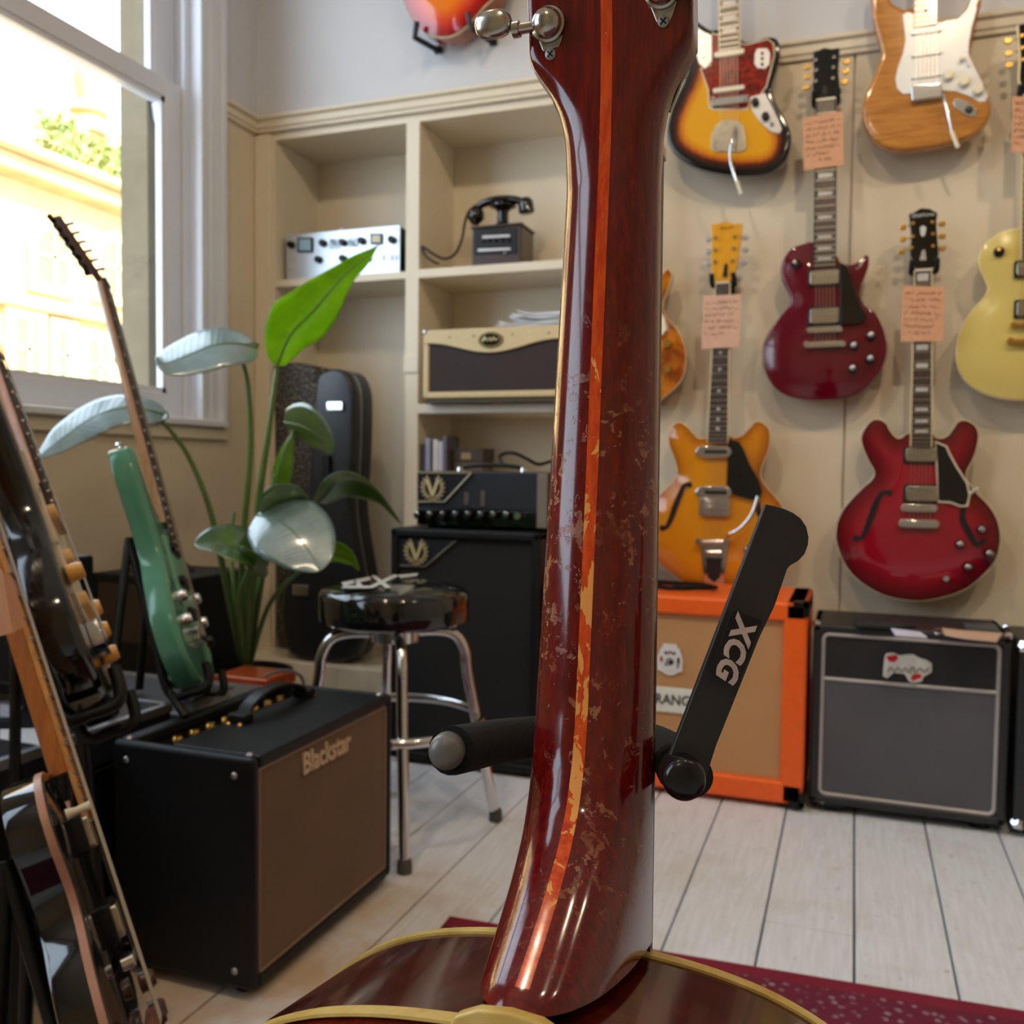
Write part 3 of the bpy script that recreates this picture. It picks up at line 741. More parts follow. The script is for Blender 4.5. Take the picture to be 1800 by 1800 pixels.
def cherry_semi():
    g = root('electric_guitar', 1620, 1056, 'cherry red semi-hollow electric guitar with cream binding and black pickguard')
    CH = burst('cherry_lacquer', [(.0, (70, 2, 14)), (.25, (112, 6, 22)), (.6, (150, 14, 34))], .09)
    out = [(1597,761),(1585,769),(1575,768),(1565,757),(1558,744),(1547,737),(1534,738),(1522,749),(1514,765),(1516,784),(1526,808),(1537,829),(1531,844),(1513,860),(1492,882),(1477,903),(1470,928),(1470,953),(1480,983),(1496,1008),(1520,1029),(1551,1046),(1587,1055),
           (1623,1057),(1661,1050),(1699,1036),(1729,1012),(1750,987),(1759,960),(1759,934),(1752,909),(1737,886),(1716,865),(1701,846),(1700,829),(1710,810),(1718,787),(1721,765),(1716,749),(1701,739),(1686,740),(1676,753),(1667,765),(1655,770),(1644,768),(1637,761)]
    top = body('body', WS(out), WM, .05, CH, g, dome=.010, r=.003, bind=IVORY)
    for i, (y0, y1) in enumerate(((788,811),(855,880))): pickup(g, WM, *wrect(1592, 1647, y0, y1), -.012, NICKEL, BLACK)
    pg = [(1644,778),(1662,786),(1668,800),(1680,822),(1698,850),(1702,870),(1698,887),(1688,888),(1670,881),(1649,880),(1648,840),(1647,800)]
    slab('pickguard_edge', WS([(1643,775),(1664,784),(1671,799),(1683,821),(1701,849),(1705,870),(1701,890),(1688,891),(1670,884),(1648,883)]), -.0085, -.006, WM, CREAMP, g, bevel=0)
    slab('pickguard', WS(pg), -.0105, -.007, WM, GBLACK, g)
    br = slab('bridge', rrect(*wrect(1585, 1646, 887, 899), .003), -.016, -.006, WM, CHROME, g, bevel=.002)
    for x in (1587, 1643): disc('bridge_post', W((x, 893)), .0075, -.018, -.002, WM, CHROME, br, n=12)
    tp = slab('tailpiece', rrect(*wrect(1581, 1649, 914, 927), .005), -.018, -.006, WM, CHROME, g, bevel=.003)
    for x in (1584, 1645): disc('tailpiece_stud', W((x, 920)), .009, -.020, .002, WM, CHROME, tp, n=12)
    for p in ((1725,930),(1687,956),(1738,972),(1701,996)): knob(g, WM, W(p), GBLACK, .0125, -.018, CHROME)
    disc('output_jack', W((1663,1017)), .0085, -.006, .002, WM, CHROME, g, n=12)
    rod('toggle', [(*W((1705,868)), -.002), (*W((1716,858)), -.025)], .0042, WM, CREAMP, g)
    fhole(top, WM, WS([(1563,866),(1551,866),(1541,882),(1533,903),(1524,928),(1516,944),(1504,946)]), -.0012, DARK)
    fhole(top, WM, WS([(1686,884),(1692,896),(1692,914),(1700,930),(1708,946),(1717,958),(1727,952)]), -.0012, DARK)
    neck(g, WM, nk(1608,1637,476), nk(1601,1637,785), ROSEW, M('cherry_neck', (96, 10, 22), .15), 22, 'block', bind=IVORY, rise=.016)
    P = [(1605,392),(1605,415),(1603,435),(1639,390),(1640,411),(1640,432)]
    head(g, WM, WS([(1597,377),(1608,372),(1619,366),(1634,367),(1648,374),(1646,390),(1647,407),(1650,447),(1643,469),(1610,471),(1599,449),(1601,413)]), posts(P), hwbuttons(P, [(1588,397),(1588,418),(1585,440),(1657,391),(1657,413),(1657,434)]), GBLACK, pmat=GOLD)
    text('headstock_lettering', 'Epiphone', PEARL, g, Vector((W((1622,378))[0], YF-.003, W((1622,378))[1])), (1, 0, 0), (0, 0, 1), .015, .0004, shear=.3)
    slab('headstock_emblem', WS([(1617,400),(1622,397),(1628,400),(1626,413),(1622,417),(1618,413)]), -.004, -.001, WM, PEARL, g, bevel=0)
    slab('truss_rod_cover', WS([(1616,458),(1621,440),(1626,440),(1628,458)]), -.005, -.001, WM, STEEL, g, bevel=0)
    strings(g, WM, W((1623,473))[0], W((1623,473))[1], W((1616,920))[0], W((1616,920))[1], -.018, -.019)
    hanger(1624, 468, YF, 'black padded hanger holding the cherry semi-hollow guitar')
    price_tag([(1587,502),(1661,504),(1659,600),(1583,600)], YF-.022, KRAFT, 'brown handwritten price tag on the neck of the cherry semi-hollow guitar', 2)
cherry_semi()

def orange_hollow():
    g = root('electric_guitar', 1262, 1040, 'orange-amber hollow electric guitar with chrome vibrato tailpiece')
    AM = burst('amber_orange_lacquer', [(.0, (150, 82, 6)), (.25, (196, 120, 8)), (.6, (212, 138, 16))], .09)
    out = [(1243,769),(1227,770),(1217,761),(1206,749),(1193,742),(1181,747),(1174,763),(1175,782),(1183,803),(1189,825),(1186,839),(1172,856),(1153,875),(1140,893),(1131,918),(1129,942),(1136,966),(1151,984),(1168,1000),(1189,1017),(1214,1029),(1240,1037),
           (1267,1038),(1292,1033),(1322,1020),(1352,1000),(1374,972),(1384,942),(1382,912),(1373,888),(1362,873),(1347,856),(1341,848),(1336,833),(1341,814),(1350,791),(1353,770),(1350,753),(1339,742),(1326,741),(1316,751),(1303,765),(1290,769),(1279,766)]
    top = body('body', WS(out), WM, .05, AM, g, dome=.010, r=.003, bind=IVORY)
    for y0, y1 in ((784,805),(854,877)):
        p = slab('pickup', WS([(1222,(y0+y1)/2),(1229,y0+2),(1236,y0),(1276,y0),(1283,y0+3),(1288,(y0+y1)/2),(1283,y1-2),(1276,y1),(1236,y1),(1229,y1-2)]), -.013, -.002, WM, CHROME, g, bevel=.003)
        slab('pickup_slot', rrect(*wrect(1240, 1278, (y0+y1)/2-3, (y0+y1)/2+3), .001), -.0136, -.012, WM, BLACK, p, bevel=0)
    slab('pickguard', WS([(1281,772),(1300,777),(1308,790),(1318,815),(1335,845),(1341,864),(1335,878),(1320,878),(1290,870),(1278,852),(1280,800)]), -.012, -.008, WM, GBLACK, g)
    br = slab('bridge', rrect(*wrect(1230, 1284, 877, 906), .003), -.014, -.004, WM, CHROME, g, bevel=.002)
    for y in (884, 893): slab('bridge_saddle', rrect(*wrect(1238, 1283, y-3, y+3), .002), -.019, -.013, WM, CHROME, br, bevel=.001)
    q = lambda x, y, d: (*W((x, y)), d)
    vb = slab('vibrato_frame', WS([(1229,950),(1281,950),(1279,962),(1272,1042),(1240,1042),(1232,962)]), -.006, 0, WM, CHROME, g, bevel=.002)
    slab('vibrato_opening', WS([(1241,980),(1270,980),(1266,1015),(1256,1024),(1245,1015)]), -.0066, -.005, WM, DARK, vb, bevel=0)
    rod('vibrato_bar', [q(1230,952,-.018), q(1278,951,-.018)], .0062, WM, CHROME, vb)
    rod('vibrato_roller', [q(1243,970,-.012), q(1269,970,-.012)], .005, WM, CHROME, vb)
    for x in (1230, 1278): disc('bar_cap', W((x, 951)), .0105, -.026, -.004, WM, CHROME, vb, n=14)
    rod('vibrato_arm', [q(1280,946,-.022), q(1285,938,-.03), q(1300,930,-.034), q(1318,912,-.036), q(1328,893,-.036), q(1334,872,-.034)], .0052, WM, CHROME, g, sm=4)
    fhole(top, WM, WS([(1211,852),(1202,854),(1194,872),(1187,890),(1180,910),(1172,926),(1164,928)]), -.0012, DARK)
    fhole(top, WM, WS([(1321,872),(1330,880),(1334,900),(1342,915),(1352,930),(1360,932)]), -.0012, DARK)
    for p in ((1344,940),(1316,966),(1330,1000),(1352,985)): knob(g, WM, W(p), GBLACK, .0125, -.018, CHROME)
    neck(g, WM, nk(1259,1283,498), nk(1244,1279,778), ROSEW, M('amber_neck', (170, 100, 20), .15), 22, 'dot', bind=IVORY, rise=.016)
    P = [(1257,417),(1257,438),(1256,459),(1291,415),(1289,436),(1287,457)]
    HM = wood('yellow_headstock', (206, 140, 26), (226, 164, 40), 2, 8, 10, .2, .4)
    head(g, WM, WS([(1250,394),(1262,393),(1274,389),(1288,393),(1305,393),(1302,424),(1297,462),(1290,487),(1283,496),(1258,496),(1251,482),(1250,462),(1251,424)]), posts(P), hwbuttons(P, [(1244,418),(1244,440),(1243,461),(1309,415),(1309,437),(1307,459)]), HM, STEEL)
    rod('headstock_lettering', [q(1266,404,-.003), q(1269,399,-.003), q(1273,404,-.003), q(1277,399,-.003), q(1281,403,-.003), q(1285,398,-.003), q(1290,400,-.003)], .0012, WM, INK, g, n=4)
    slab('truss_rod_cover', WS([(1270,487),(1274,464),(1279,464),(1279,487)]), -.004, -.001, WM, BLACK, g, bevel=0)
    strings(g, WM, W((1271,497))[0], W((1271,497))[1], W((1255,950))[0], W((1255,950))[1], -.018, -.020)
    hanger(1272, 492, YF, 'black padded hanger holding the orange-amber guitar')
    price_tag([(1237,520),(1303,517),(1300,610),(1233,613)], YF-.022, PINKK, 'faded pink handwritten price tag on the neck of the orange-amber guitar', 3)
orange_hollow()

def gold_single_cut():
    g = root('electric_guitar', 1800, 700, 'pale gold single-cutaway electric guitar with cream binding at the picture edge')
    GT = M('pale_gold_lacquer', (206, 184, 104), .18, coat=.4, var=.05, vs=5)
    out = [(1796,401),(1772,403),(1750,413),(1732,429),(1723,447),(1722,464),(1730,484),(1738,504),(1732,520),(1714,540),(1697,564),(1686,591),(1682,618),(1686,647),(1701,671),(1728,689),(1761,699),(1800,702),
           (1848,697),(1888,680),(1914,650),(1924,615),(1917,585),(1895,550),(1872,530),(1860,512),(1862,490),(1875,462),(1881,446),(1870,444),(1850,458),(1832,455),(1822,440),(1820,405)]
    body('body', WS(out), WM, .052, GT, g, dome=.012, r=.003, bind=IVORY)
    for y0, y1 in ((460,486),(529,557)): pickup(g, WM, *wrect(1786, 1836, y0, y1), -.012, NICKEL, BLACK)
    br = slab('bridge', rrect(*wrect(1777, 1845, 566, 577), .003), -.016, -.006, WM, GOLD, g, bevel=.002)
    for x in (1780, 1842): disc('bridge_post', W((x, 572)), .0075, -.018, -.002, WM, GOLD, br, n=12)
    tp = slab('tailpiece', rrect(*wrect(1772, 1848, 595, 608), .005), -.018, -.006, WM, GOLD, g, bevel=.003)
    for x in (1775, 1845): disc('tailpiece_stud', W((x, 600)), .009, -.020, .002, WM, GOLD, tp, n=12)
    tg = disc('toggle_ring', W((1756,443)), .0135, -.005, .002, WM, BLACK, g, n=16)
    rod('toggle', [(*W((1756,443)), -.002), (*W((1754,441)), -.02)], .0045, WM, GOLD, tg)
    for p in ((1880,585),(1862,610),(1885,625),(1860,648)): knob(g, WM, W(p), GOLD, .0125, -.018)
    neck(g, WM, nk(1799,1832,168), nk(1795,1833,456), EBONY, GT, 22, 'block', bind=IVORY, rise=.016)
    P = [(1797,62),(1798,83),(1799,104),(1836,58),(1836,79),(1836,100)]
    head(g, WM, WS([(1789,46),(1800,42),(1812,38),(1826,40),(1842,42),(1840,70),(1838,100),(1840,140),(1833,166),(1799,167),(1791,140),(1793,100),(1792,70)]), posts(P), hwbuttons(P, [(1774,67),(1775,89),(1776,110),(1852,62),(1852,84),(1852,104)]), GBLACK, pmat=GOLD)
    slab('headstock_binding', WS([(1787,45),(1790,45),(1794,100),(1792,140),(1799,167),(1797,168),(1789,141),(1791,100)]), -.003, .012, WM, IVORY, g, bevel=0)
    strings(g, WM, W((1815,168))[0], W((1815,168))[1], W((1811,600))[0], W((1811,600))[1], -.018, -.019)
    hanger(1815, 162, YF, 'black padded hanger holding the pale gold guitar')
    price_tag([(1780,169),(1846,171),(1844,268),(1778,268)], YF-.022, KRAFT, 'brown handwritten price tag on the neck of the pale gold guitar', 4)
gold_single_cut()

def amber_single_cut():
    g = root('electric_guitar', 1105, 704, 'flamed amber single-cutaway electric guitar mostly hidden behind the acoustic neck')
    FA = NT('flamed_amber_lacquer'); v = FA.coord((1, 1, 1)); f = FA.noise(v, 16, 3, .5, 1.2)
    FA.set(Base_Color=FA.ramp(f, [(.36, srgb(140, 62, 6)), (.64, srgb(206, 126, 16))]), Roughness=.08, Coat_Weight=.5)
    out = [(1082,430),(1066,432),(1050,439),(1038,452),(1032,470),(1033,490),(1041,509),(1048,524),(1045,537),(1032,556),(1017,580),(1009,602),(1007,629),(1012,656),(1024,678),(1042,693),(1070,702),(1102,706),
           (1130,705),(1157,702),(1170,693),(1186,680),(1199,660),(1204,633),(1202,609),(1194,587),(1181,569),(1168,553),(1163,536),(1168,518),(1175,500),(1179,482),(1173,471),(1164,478),(1152,487),(1140,487),(1130,480),(1122,466)]
    body('body', WS(out), WM, .052, FA.m, g, dome=.012, r=.003, bind=IVORY, sidemat=M('mahogany_side', (110, 48, 22), .15, coat=.4))
    slab('pickguard', WS([(1130,480),(1140,490),(1150,520),(1160,545),(1170,560),(1173,580),(1166,590),(1130,590)]), -.012, -.008, WM, CREAMP, g)
    for p in ((1174,605),(1174,650),(1150,622),(1150,668)): knob(g, WM, W(p), GOLD, .0125, -.018)
    for y0, y1 in ((490,516),(556,583)): pickup(g, WM, *wrect(1082, 1130, y0, y1), -.012, CREAMP, CREAMP)
    tp = slab('tailpiece', rrect(*wrect(1070, 1138, 622, 634), .005), -.018, -.006, WM, CHROME, g, bevel=.003)
    neck(g, WM, nk(1090,1118,190), nk(1084,1122,480), ROSEW, M('mahogany_side', (110, 48, 22)), 22, 'trap', bind=IVORY, rise=.016)
    P = [(1092,120),(1092,138),(1091,156),(1116,118),(1116,136),(1116,154)]
    head(g, WM, WS([(1084,104),(1100,98),(1108,100),(1124,104),(1122,140),(1124,165),(1118,188),(1090,188),(1084,165),(1086,140)]), posts(P), [], GBLACK)
    strings(g, WM, W((1104,190))[0], W((1104,190))[1], W((1104,628))[0], W((1104,628))[1], -.018, -.019)
    hanger(1104, 186, YF, 'black padded hanger behind the acoustic guitar headstock')
amber_single_cut()

def cherryburst_top():
    yf = YB-.115; mp = wallmap(yf)
    q = lambda p, d=0: (lambda v: (v.x, v.z))(oy(p[0], p[1], yf+d))
    p0 = oy(770, 60, yf)
    g = thing('archtop_guitar', 'cherry sunburst archtop guitar hung high above the picture rail', 'guitar', (p0.x, yf, p0.z))
    CB = burst('cherry_sunburst', [(.0, (120, 8, 14)), (.22, (170, 18, 18)), (.5, (214, 66, 16)), (.85, (232, 120, 24))])
    c = (780, -42); out = []
    for k in range(22):
        th = 2*math.pi*k/22; out.append((c[0]+98*math.cos(th), c[1]+104*math.sin(th)))
    out = [(770,62),(743,54),(724,36),(712,15),(704,-8),(698,-40),(702,-72),(718,-102),(736,-122),(740,-140),(728,-166),(726,-195),(742,-220),(775,-232),(808,-226),(828,-204),(830,-174),(822,-148),(828,-128),(852,-106),(874,-74),(880,-40),(868,-12),(848,8),(826,34),(800,56)]
    body('body', [q(p) for p in out], mp, .085, CB, g, dome=.012, r=.003, bind=IVORY, sidemat=M('amber_brown_side', (160, 78, 22), .12, coat=.4))
    k = lambda x, y: knob(g, mp, q((x, y)), BLACK, .012)
    k(842, -20); k(850, -50)
    neck(g, mp, (*[q((762,-520))[0], q((792,-520))[0]], q((776,-520))[1]), (*[q((756,-180))[0], q((796,-180))[0]], q((776,-180))[1]), ROSEW, M('mahogany_side', (110, 48, 22)), 20, 'block', bind=IVORY, rise=.014)
    for (ax, ay), sx in (((733, 38), -1), ((822, 22), 1)):
        # bent black steel wall bracket that cradles the lower bout
        a = oy(ax, ay, yf-.02); b = oy(ax-4 if sx < 0 else ax+6, ay+28, yf-.01); c_ = oy(ax+(36 if sx < 0 else 44), ay+(50 if sx < 0 else 52), YB-.01)
        t = thing('wall_bracket', ('bent black wall bracket under the window side of the sunburst archtop' if sx < 0 else 'bent black wall bracket under the room side of the sunburst archtop'), 'wall bracket', c_, 'archtop wall brackets')
        tube('hook', [a, b, c_], .0095, BLACK, t, n=6)
        box('wall_plate', c_.x-.012, c_.x+.012, YB-.012, YB+.003, c_.z-.008, c_.z+.014, BLACK, t)
cherryburst_top()
# ------------------------------------------------------------------ built-in shelves
def shelves():
    t = thing('built_in_shelves', 'cream painted shelves built into the alcove beside the window', 'shelves', ((AX0+AX1)/2, YB, 0))
    box('back_panel', AX0+.001, AX1-.001, AYB-.002, AYB+.018, 0, ATOP, SHELFW, t)
    box('side_panel', AX0-.001, AX0+.012, YB+.001, AYB, 0, ATOP-.021, SHELFW, t)
    box('side_panel', AX1-.012, AX1+.001, YB+.001, AYB, 0, ATOP-.021, SHELFW, t)
    box('top_panel', AX0, AX1, YB+.004, AYB, ATOP-.02, ATOP+.006, SHELFW, t)
    box('upright', AXU0, AXU1, YB, AYB, .18, ATOP-.02, SHELFW, t, bevel=.003)
    zb = oy(720, 640, YB).z
    box('upright_block', AXU0-.002, AXU1+.002, YB-.006, YB+.03, zb-.03, zb+.03, SHELFW, t, bevel=.003)
    box('shelf', AX0, AXU0, YB+.004, AYB, 1.492, 1.518, SHELFW, t, bevel=.003)
    box('shelf', AXU1, AX1, YB-.004, AYB, 1.489, 1.519, SHELFW, t, bevel=.003)
    box('shelf', AXU1, AX1, YB-.004, AYB, 1.035, 1.067, SHELFW, t, bevel=.003)
    box('shelf', AXU1, AX1, YB+.004, AYB, .745, .775, SHELFW, t, bevel=.003)
    box('plinth', AX0-.01, AXU1, 2.66, AYB-.002, 0, .19, SHELFW, t, bevel=.003)
    box('plinth', AXU1, AX1, YB, AYB-.002, 0, .18, SHELFW, t, bevel=.003)
    box('side_stile', XL+.002, AX0, YB-.012, YB, .0, ATOP, SHELFW, t, bevel=.003)
shelves()

def B(px0, px1, py0, py1, y):
    """x0, x1, z0, z1 of a front face at depth plane y from its pixel corners (left, right, top, bottom)"""
    a, b = oy(px0, (py0+py1)/2, y), oy(px1, (py0+py1)/2, y); c, d = oy((px0+px1)/2, py1, y), oy((px0+px1)/2, py0, y)
    return a.x, b.x, c.z, d.z

def silver_head():
    yf = 2.895; x0, x1, _, z1 = B(503, 703, 404, 474, yf); z0 = 1.518
    t = thing('amplifier_head', 'silver faced amplifier head with black knobs on the left shelf', 'amplifier', ((x0+x1)/2, yf, z0))
    box('case', x0+.006, x1-.004, yf+.006, yf+.20, z0, z1-.003, BLACK, t, bevel=.003)
    SIL = M('brushed_silver_panel', (206, 214, 224), .32, .75, var=.04, vs=30)
    fp = box('front_panel', x0, x1, yf, yf+.006, z0+.002, z1, SIL, t, bevel=.002)
    mp = wallmap(yf); q = lambda x, y: (lambda v: (v.x, v.z))(oy(x, y, yf))
    for x, y in ((513,431),(569,428),(604,427),(637,424),(690,422),(561,457),(604,455),(646,454)):
        k = disc('knob', q(x, y), .0125, -.018, 0, mp, BLACK, fp, n=16)
    for x0p, x1p, y0p, y1p, m_ in ((524,551,418,444,M('blue_meter_face', (150,186,206),.2)), (652,673,411,430,M('cream_meter_face', (206,198,170),.2))):
        f = slab('meter_frame', [q(x0p,y0p), q(x1p,y0p), q(x1p,y1p), q(x0p,y1p)], -.006, 0, mp, BLACK, fp)
        slab('meter_face', [q(x0p+3,y0p+3), q(x1p-3,y0p+3), q(x1p-3,y1p-3), q(x0p+3,y1p-3)], -.0066, -.004, mp, m_, f, bevel=0)
    V = []
    for i in range(9): V.append(([mp(*q(580+i*2.3, 420), -.001), mp(*q(580+i*2.3, 438), -.001)], .0008))
    for i in range(8): V.append(([mp(*q(613+i*2.5, 418), -.001), mp(*q(613+i*2.5, 435), -.001)], .0008))
    tubes('fader_slots', V, BLACK, fp, n=4, kind='stuff')
    for i in range(8): disc('fader_cap', q(583+i*2.6 if i < 4 else 606+i*2.6, 427+((i*5) % 9)-4), .003, -.006, 0, mp, BLACK, fp, n=8)
    for x in (673, 687, 695): slab('switch', rrect(*(lambda a, b: (a[0], b[0], a[1], b[1]))(q(x-3, 458), q(x+3, 448)), .001), -.005, 0, mp, STEEL, fp, bevel=0)
    for x, y in ((508,475),(697,402),(600,403),(600,472),(696,466),(510,416)): disc('screw', q(x, y), .004, -.002, 0, mp, STEEL, fp, n=8)
silver_head()

def telephone():
    yf = 2.93; x0, x1, _, z1 = B(829, 912, 399, 456, yf); z0 = 1.519; D = .13
    WB = wood('dark_walnut', (40, 26, 22), (72, 48, 40), 0, 10, 8, .35, .2)
    t = thing('telephone', 'antique telephone with dark wooden box on the upper right shelf', 'telephone', ((x0+x1)/2, yf, z0))
    bx = box('wooden_box', x0, x1+.008, yf, yf+D, z0, z1, WB, t, bevel=.006)
    box('box_lid', x0-.004, x1+.012, yf-.004, yf+D+.004, z1, z1+.008, WB, t, bevel=.003)
    mp = wallmap(yf); q = lambda x, y: (lambda v: (v.x, v.z))(oy(x, y, yf))
    fp = slab('front_panel', [q(834,403), q(908,401), q(909,445), q(834,448)], -.004, 0, mp, BLACK, t)
    for (a, b, y) in ((849,897,417),(841,898,440)): slab('label_strip', [q(a,y-2), q(b,y-4), q(b,y), q(a,y+3)], -.006, -.003, mp, M('white_label_strip', (196,196,200), .4), fp, bevel=0)
    for i in range(5): disc('push_button', q(851+i*11.4, 424-i*.2), .0062, -.008, -.003, mp, GBLACK, fp, n=12)
    disc('indicator', q(889,446), .005, -.008, -.003, mp, CHROME, fp, n=10)
    ym = yf+D*.45; P = lambda x, y: oy(x, y, ym)
    cx = P(884, 400)
    pts = [(.034, 0), (.030, .012), (.020, .022), (.019, .055), (.026, .066), (.046, .074), (.046, .080)]
    lathe('cradle_pillar', pts, (cx.x, ym, z1+.006), (0, 0, 1), GBLACK, t, n=20)
    hp = [P(835, 368), P(850, 358), P(868, 353), P(888, 351), P(908, 352), P(924, 357)]
    tube('handset', spline(hp, 4), [.011+.004*math.sin(math.pi*i/20) for i in range(21)], GBLACK, t, n=12)
    e = P(838, 366); lathe('mouthpiece', [(.012, -.008), (.026, .008), (.030, .022), (.030, .034), (.024, .042), (.010, .058)], e, (-.12, 0, -1), GBLACK, t, n=18)
    e = P(924, 355); lathe('earpiece', [(.016, -.012), (.024, -.004), (.027, .010), (.027, .034), (.022, .038)], e, (.12, 0, -1), GBLACK, t, n=18)
    c = [P(832,366), P(824,372), P(817,392), P(812,420), oy(800,446,2.93), oy(782,455,2.89), oy(762,447,2.865), oy(748,437,2.86), oy(742,433,2.86)]
    tube('cord', spline(c, 5), .0048, M('brown_braided_cord', (60, 44, 34), .7), t, n=8)
    c = [oy(742,436,2.862), oy(748,449,2.866), oy(760,459,2.87), oy(772,464,2.875)]
    tube('cord', spline([p for p in c], 5), .0045, M('brown_braided_cord', (60, 44, 34), .7), t, n=8)
telephone()

def cream_amp():
    yf = 2.80; x0, _, _, z1 = B(743, 980, 575, 700, yf); x1 = x0+.60; z0 = 1.067
    t = thing('amplifier_head', 'cream and brown amplifier head with swooping front on the middle shelf', 'amplifier', ((x0+x1)/2, yf, z0))
    CT = M('cream_tolex', (206, 184, 140), .5, var=.05, vs=60, bump=.3, bs=700)
    z0 += .010
    box('case', x0, x1, yf+.012, yf+.26, z0, z1, CT, t, bevel=.012, seg=3)
    mp = wallmap(yf)
    box('base_strip', x0+.004, x1-.004, yf+.006, yf+.2, z0-.010, z0+.004, M('olive_base', (70,60,34), .6), t)
    box('bottom_rail', x0+.006, x1-.006, yf-.002, yf+.014, z0+.004, z0+.026, CT, t, bevel=.006)
    for a, b in ((x0, x0+.024), (x1-.024, x1)): box('side_rail', a, b, yf-.002, yf+.014, z0+.006, z1-.004, CT, t, bevel=.008)
    box('grille', x0+.02, x1-.02, yf+.004, yf+.013, z0+.02, z1-.03, cloth('brown_grille_cloth', (44, 34, 34), (66, 54, 54), 300), t)
    xc = oy(864, 600, yf).x; lo = oy(864, 620, yf).z; hi = oy(770, 604, yf).z; hw = .225
    top = [(x0+.004, z1-.002), (x1-.004, z1-.002), (x1-.004, hi)]
    cur = []
    for k in range(25):
        u = 1-2*k/24; f = (1+math.cos(math.pi*min(1, abs(u)*1.15)))/2; cur.append((xc+u*hw*1.15, hi+(lo-hi)*f))
    slab('front_plate', top+[p for p in cur if x0+.01 < p[0] < x1-.01]+[(x0+.004, hi)], -.006, .010, mp, CT, t, bevel=.003)
    bc = (xc, oy(864, 598, yf).z)
    el = lambda a, b: [(bc[0]+a*math.cos(k*math.pi/12), bc[1]+b*math.sin(k*math.pi/12)) for k in range(24)]
    bd = slab('badge', el(.043, .026), -.010, -.004, mp, M('aged_brass', (120, 100, 60), .35, .8), t)
    slab('badge_face', el(.033, .019), -.0112, -.008, mp, GBLACK, bd, bevel=0)
    lo_ = [(-.026,-.006),(-.018,.009),(-.010,-.004),(-.003,.007),(.004,-.005),(.011,.008),(.018,-.003),(.027,.004)]
    rod('badge_script', [(bc[0]+a, bc[1]+b, -.012) for a, b in lo_], .0022, mp, M('silver_script', (186, 178, 140), .3, .7), bd, sm=4, n=6)
    for px_ in (792, 834, 902, 965): disc('screw', (oy(px_, 591, yf).x, oy(864, 590, yf).z), .0045, -.0075, -.004, mp, M('dull_screw', (150,130,96), .4, .8), t, n=10)
    for x in (x0+.004, x1-.004): lathe('corner_cap', [(.010, -.016), (.013, .0), (.011, .008), (.004, .012)], (x+.006*(1 if x < xc else -1), yf+.004, z1-.008), (0, -.3, 1), CHROME, t, n=14)
    return z1
ctop = cream_amp()
def paper_stack():
    yf = 2.84; p = oy(950, 555, yf)
    for i in range(9):
        rnd = random.Random(40+i); w, d = rnd.uniform(.13, .17), .10
        x = p.x-.10+rnd.uniform(-.02, .035)+i*.008; y = yf+.02+rnd.uniform(-.01, .03); a = rnd.uniform(-.25, .25)
        z = ctop+.003+i*.0062; nx, ny = 8, 2; V, Fc = [], []
        for j in range(nx+1):
            for k in range(ny+1):
                u, v = (j/nx-.5)*w*1.6, (k/ny-.5)*d
                curl = .026*(j/nx-.5)**2*4*(1 if i % 2 else .35)*(.6+i/14) - .005*i*(abs(j/nx-.5)*2)**2*.25
                V.append((x+u*math.cos(a)-v*math.sin(a)+.06, y+u*math.sin(a)+v*math.cos(a)+.05, z+max(curl, 0)))
        for j in range(nx):
            for k in range(ny): b = j*(ny+1)+k; Fc.append((b, b+1, b+ny+2, b+ny+1))
        o = mesh('leaflet', V, Fc, PAPER, smooth=True)
        s = o.modifiers.new('thick', 'SOLIDIFY'); s.thickness = .0012
        tag(o, 'curling white leaflet in the loose pile on top of the cream amplifier', 'leaflet', 'leaflets on the cream amplifier')
paper_stack()

def laurel(parent, mp, c, s, mat, seed=0):
    """badge: capital V inside an open laurel wreath"""
    cx, cz = c
    v = slab('badge_letter', [(cx+s*a, cz+s*b) for a, b in ((-.62,.62),(-.30,.62),(.02,-.28),(.34,.62),(.62,.62),(.14,-.66),(-.12,-.66))], -.005, 0, mp, mat, parent, bevel=0)
    for sgn in (-1, 1):
        for k in range(9):
            th = math.radians(-98+k*19.5); r = s*.86
            p = (cx+sgn*r*math.cos(th)*-1 if False else cx+sgn*r*math.cos(th+0)*1, cz+r*math.sin(th))
            a = th+math.radians(62)
            for off in (.10, -.10):
                q = (p[0]+sgn*off*s*math.cos(th), p[1]+off*s*math.sin(th))
                d = (sgn*math.cos(a-off*4)*s*.20, math.sin(a-off*4)*s*.20); n_ = (-d[1]*.38, d[0]*.38)
                slab('badge_leaf', [(q[0]-d[0], q[1]-d[1]), (q[0]+n_[0], q[1]+n_[1]), (q[0]+d[0], q[1]+d[1]), (q[0]-n_[0], q[1]-n_[1])], -.004, 0, mp, mat, v, bevel=0)
BADGE = M('pale_gold_badge', (206, 190, 148), .4, .3, var=.04)
NAVY = M('navy_tolex', (20, 24, 32), .45, var=.1, vs=80, bump=.4, bs=800)
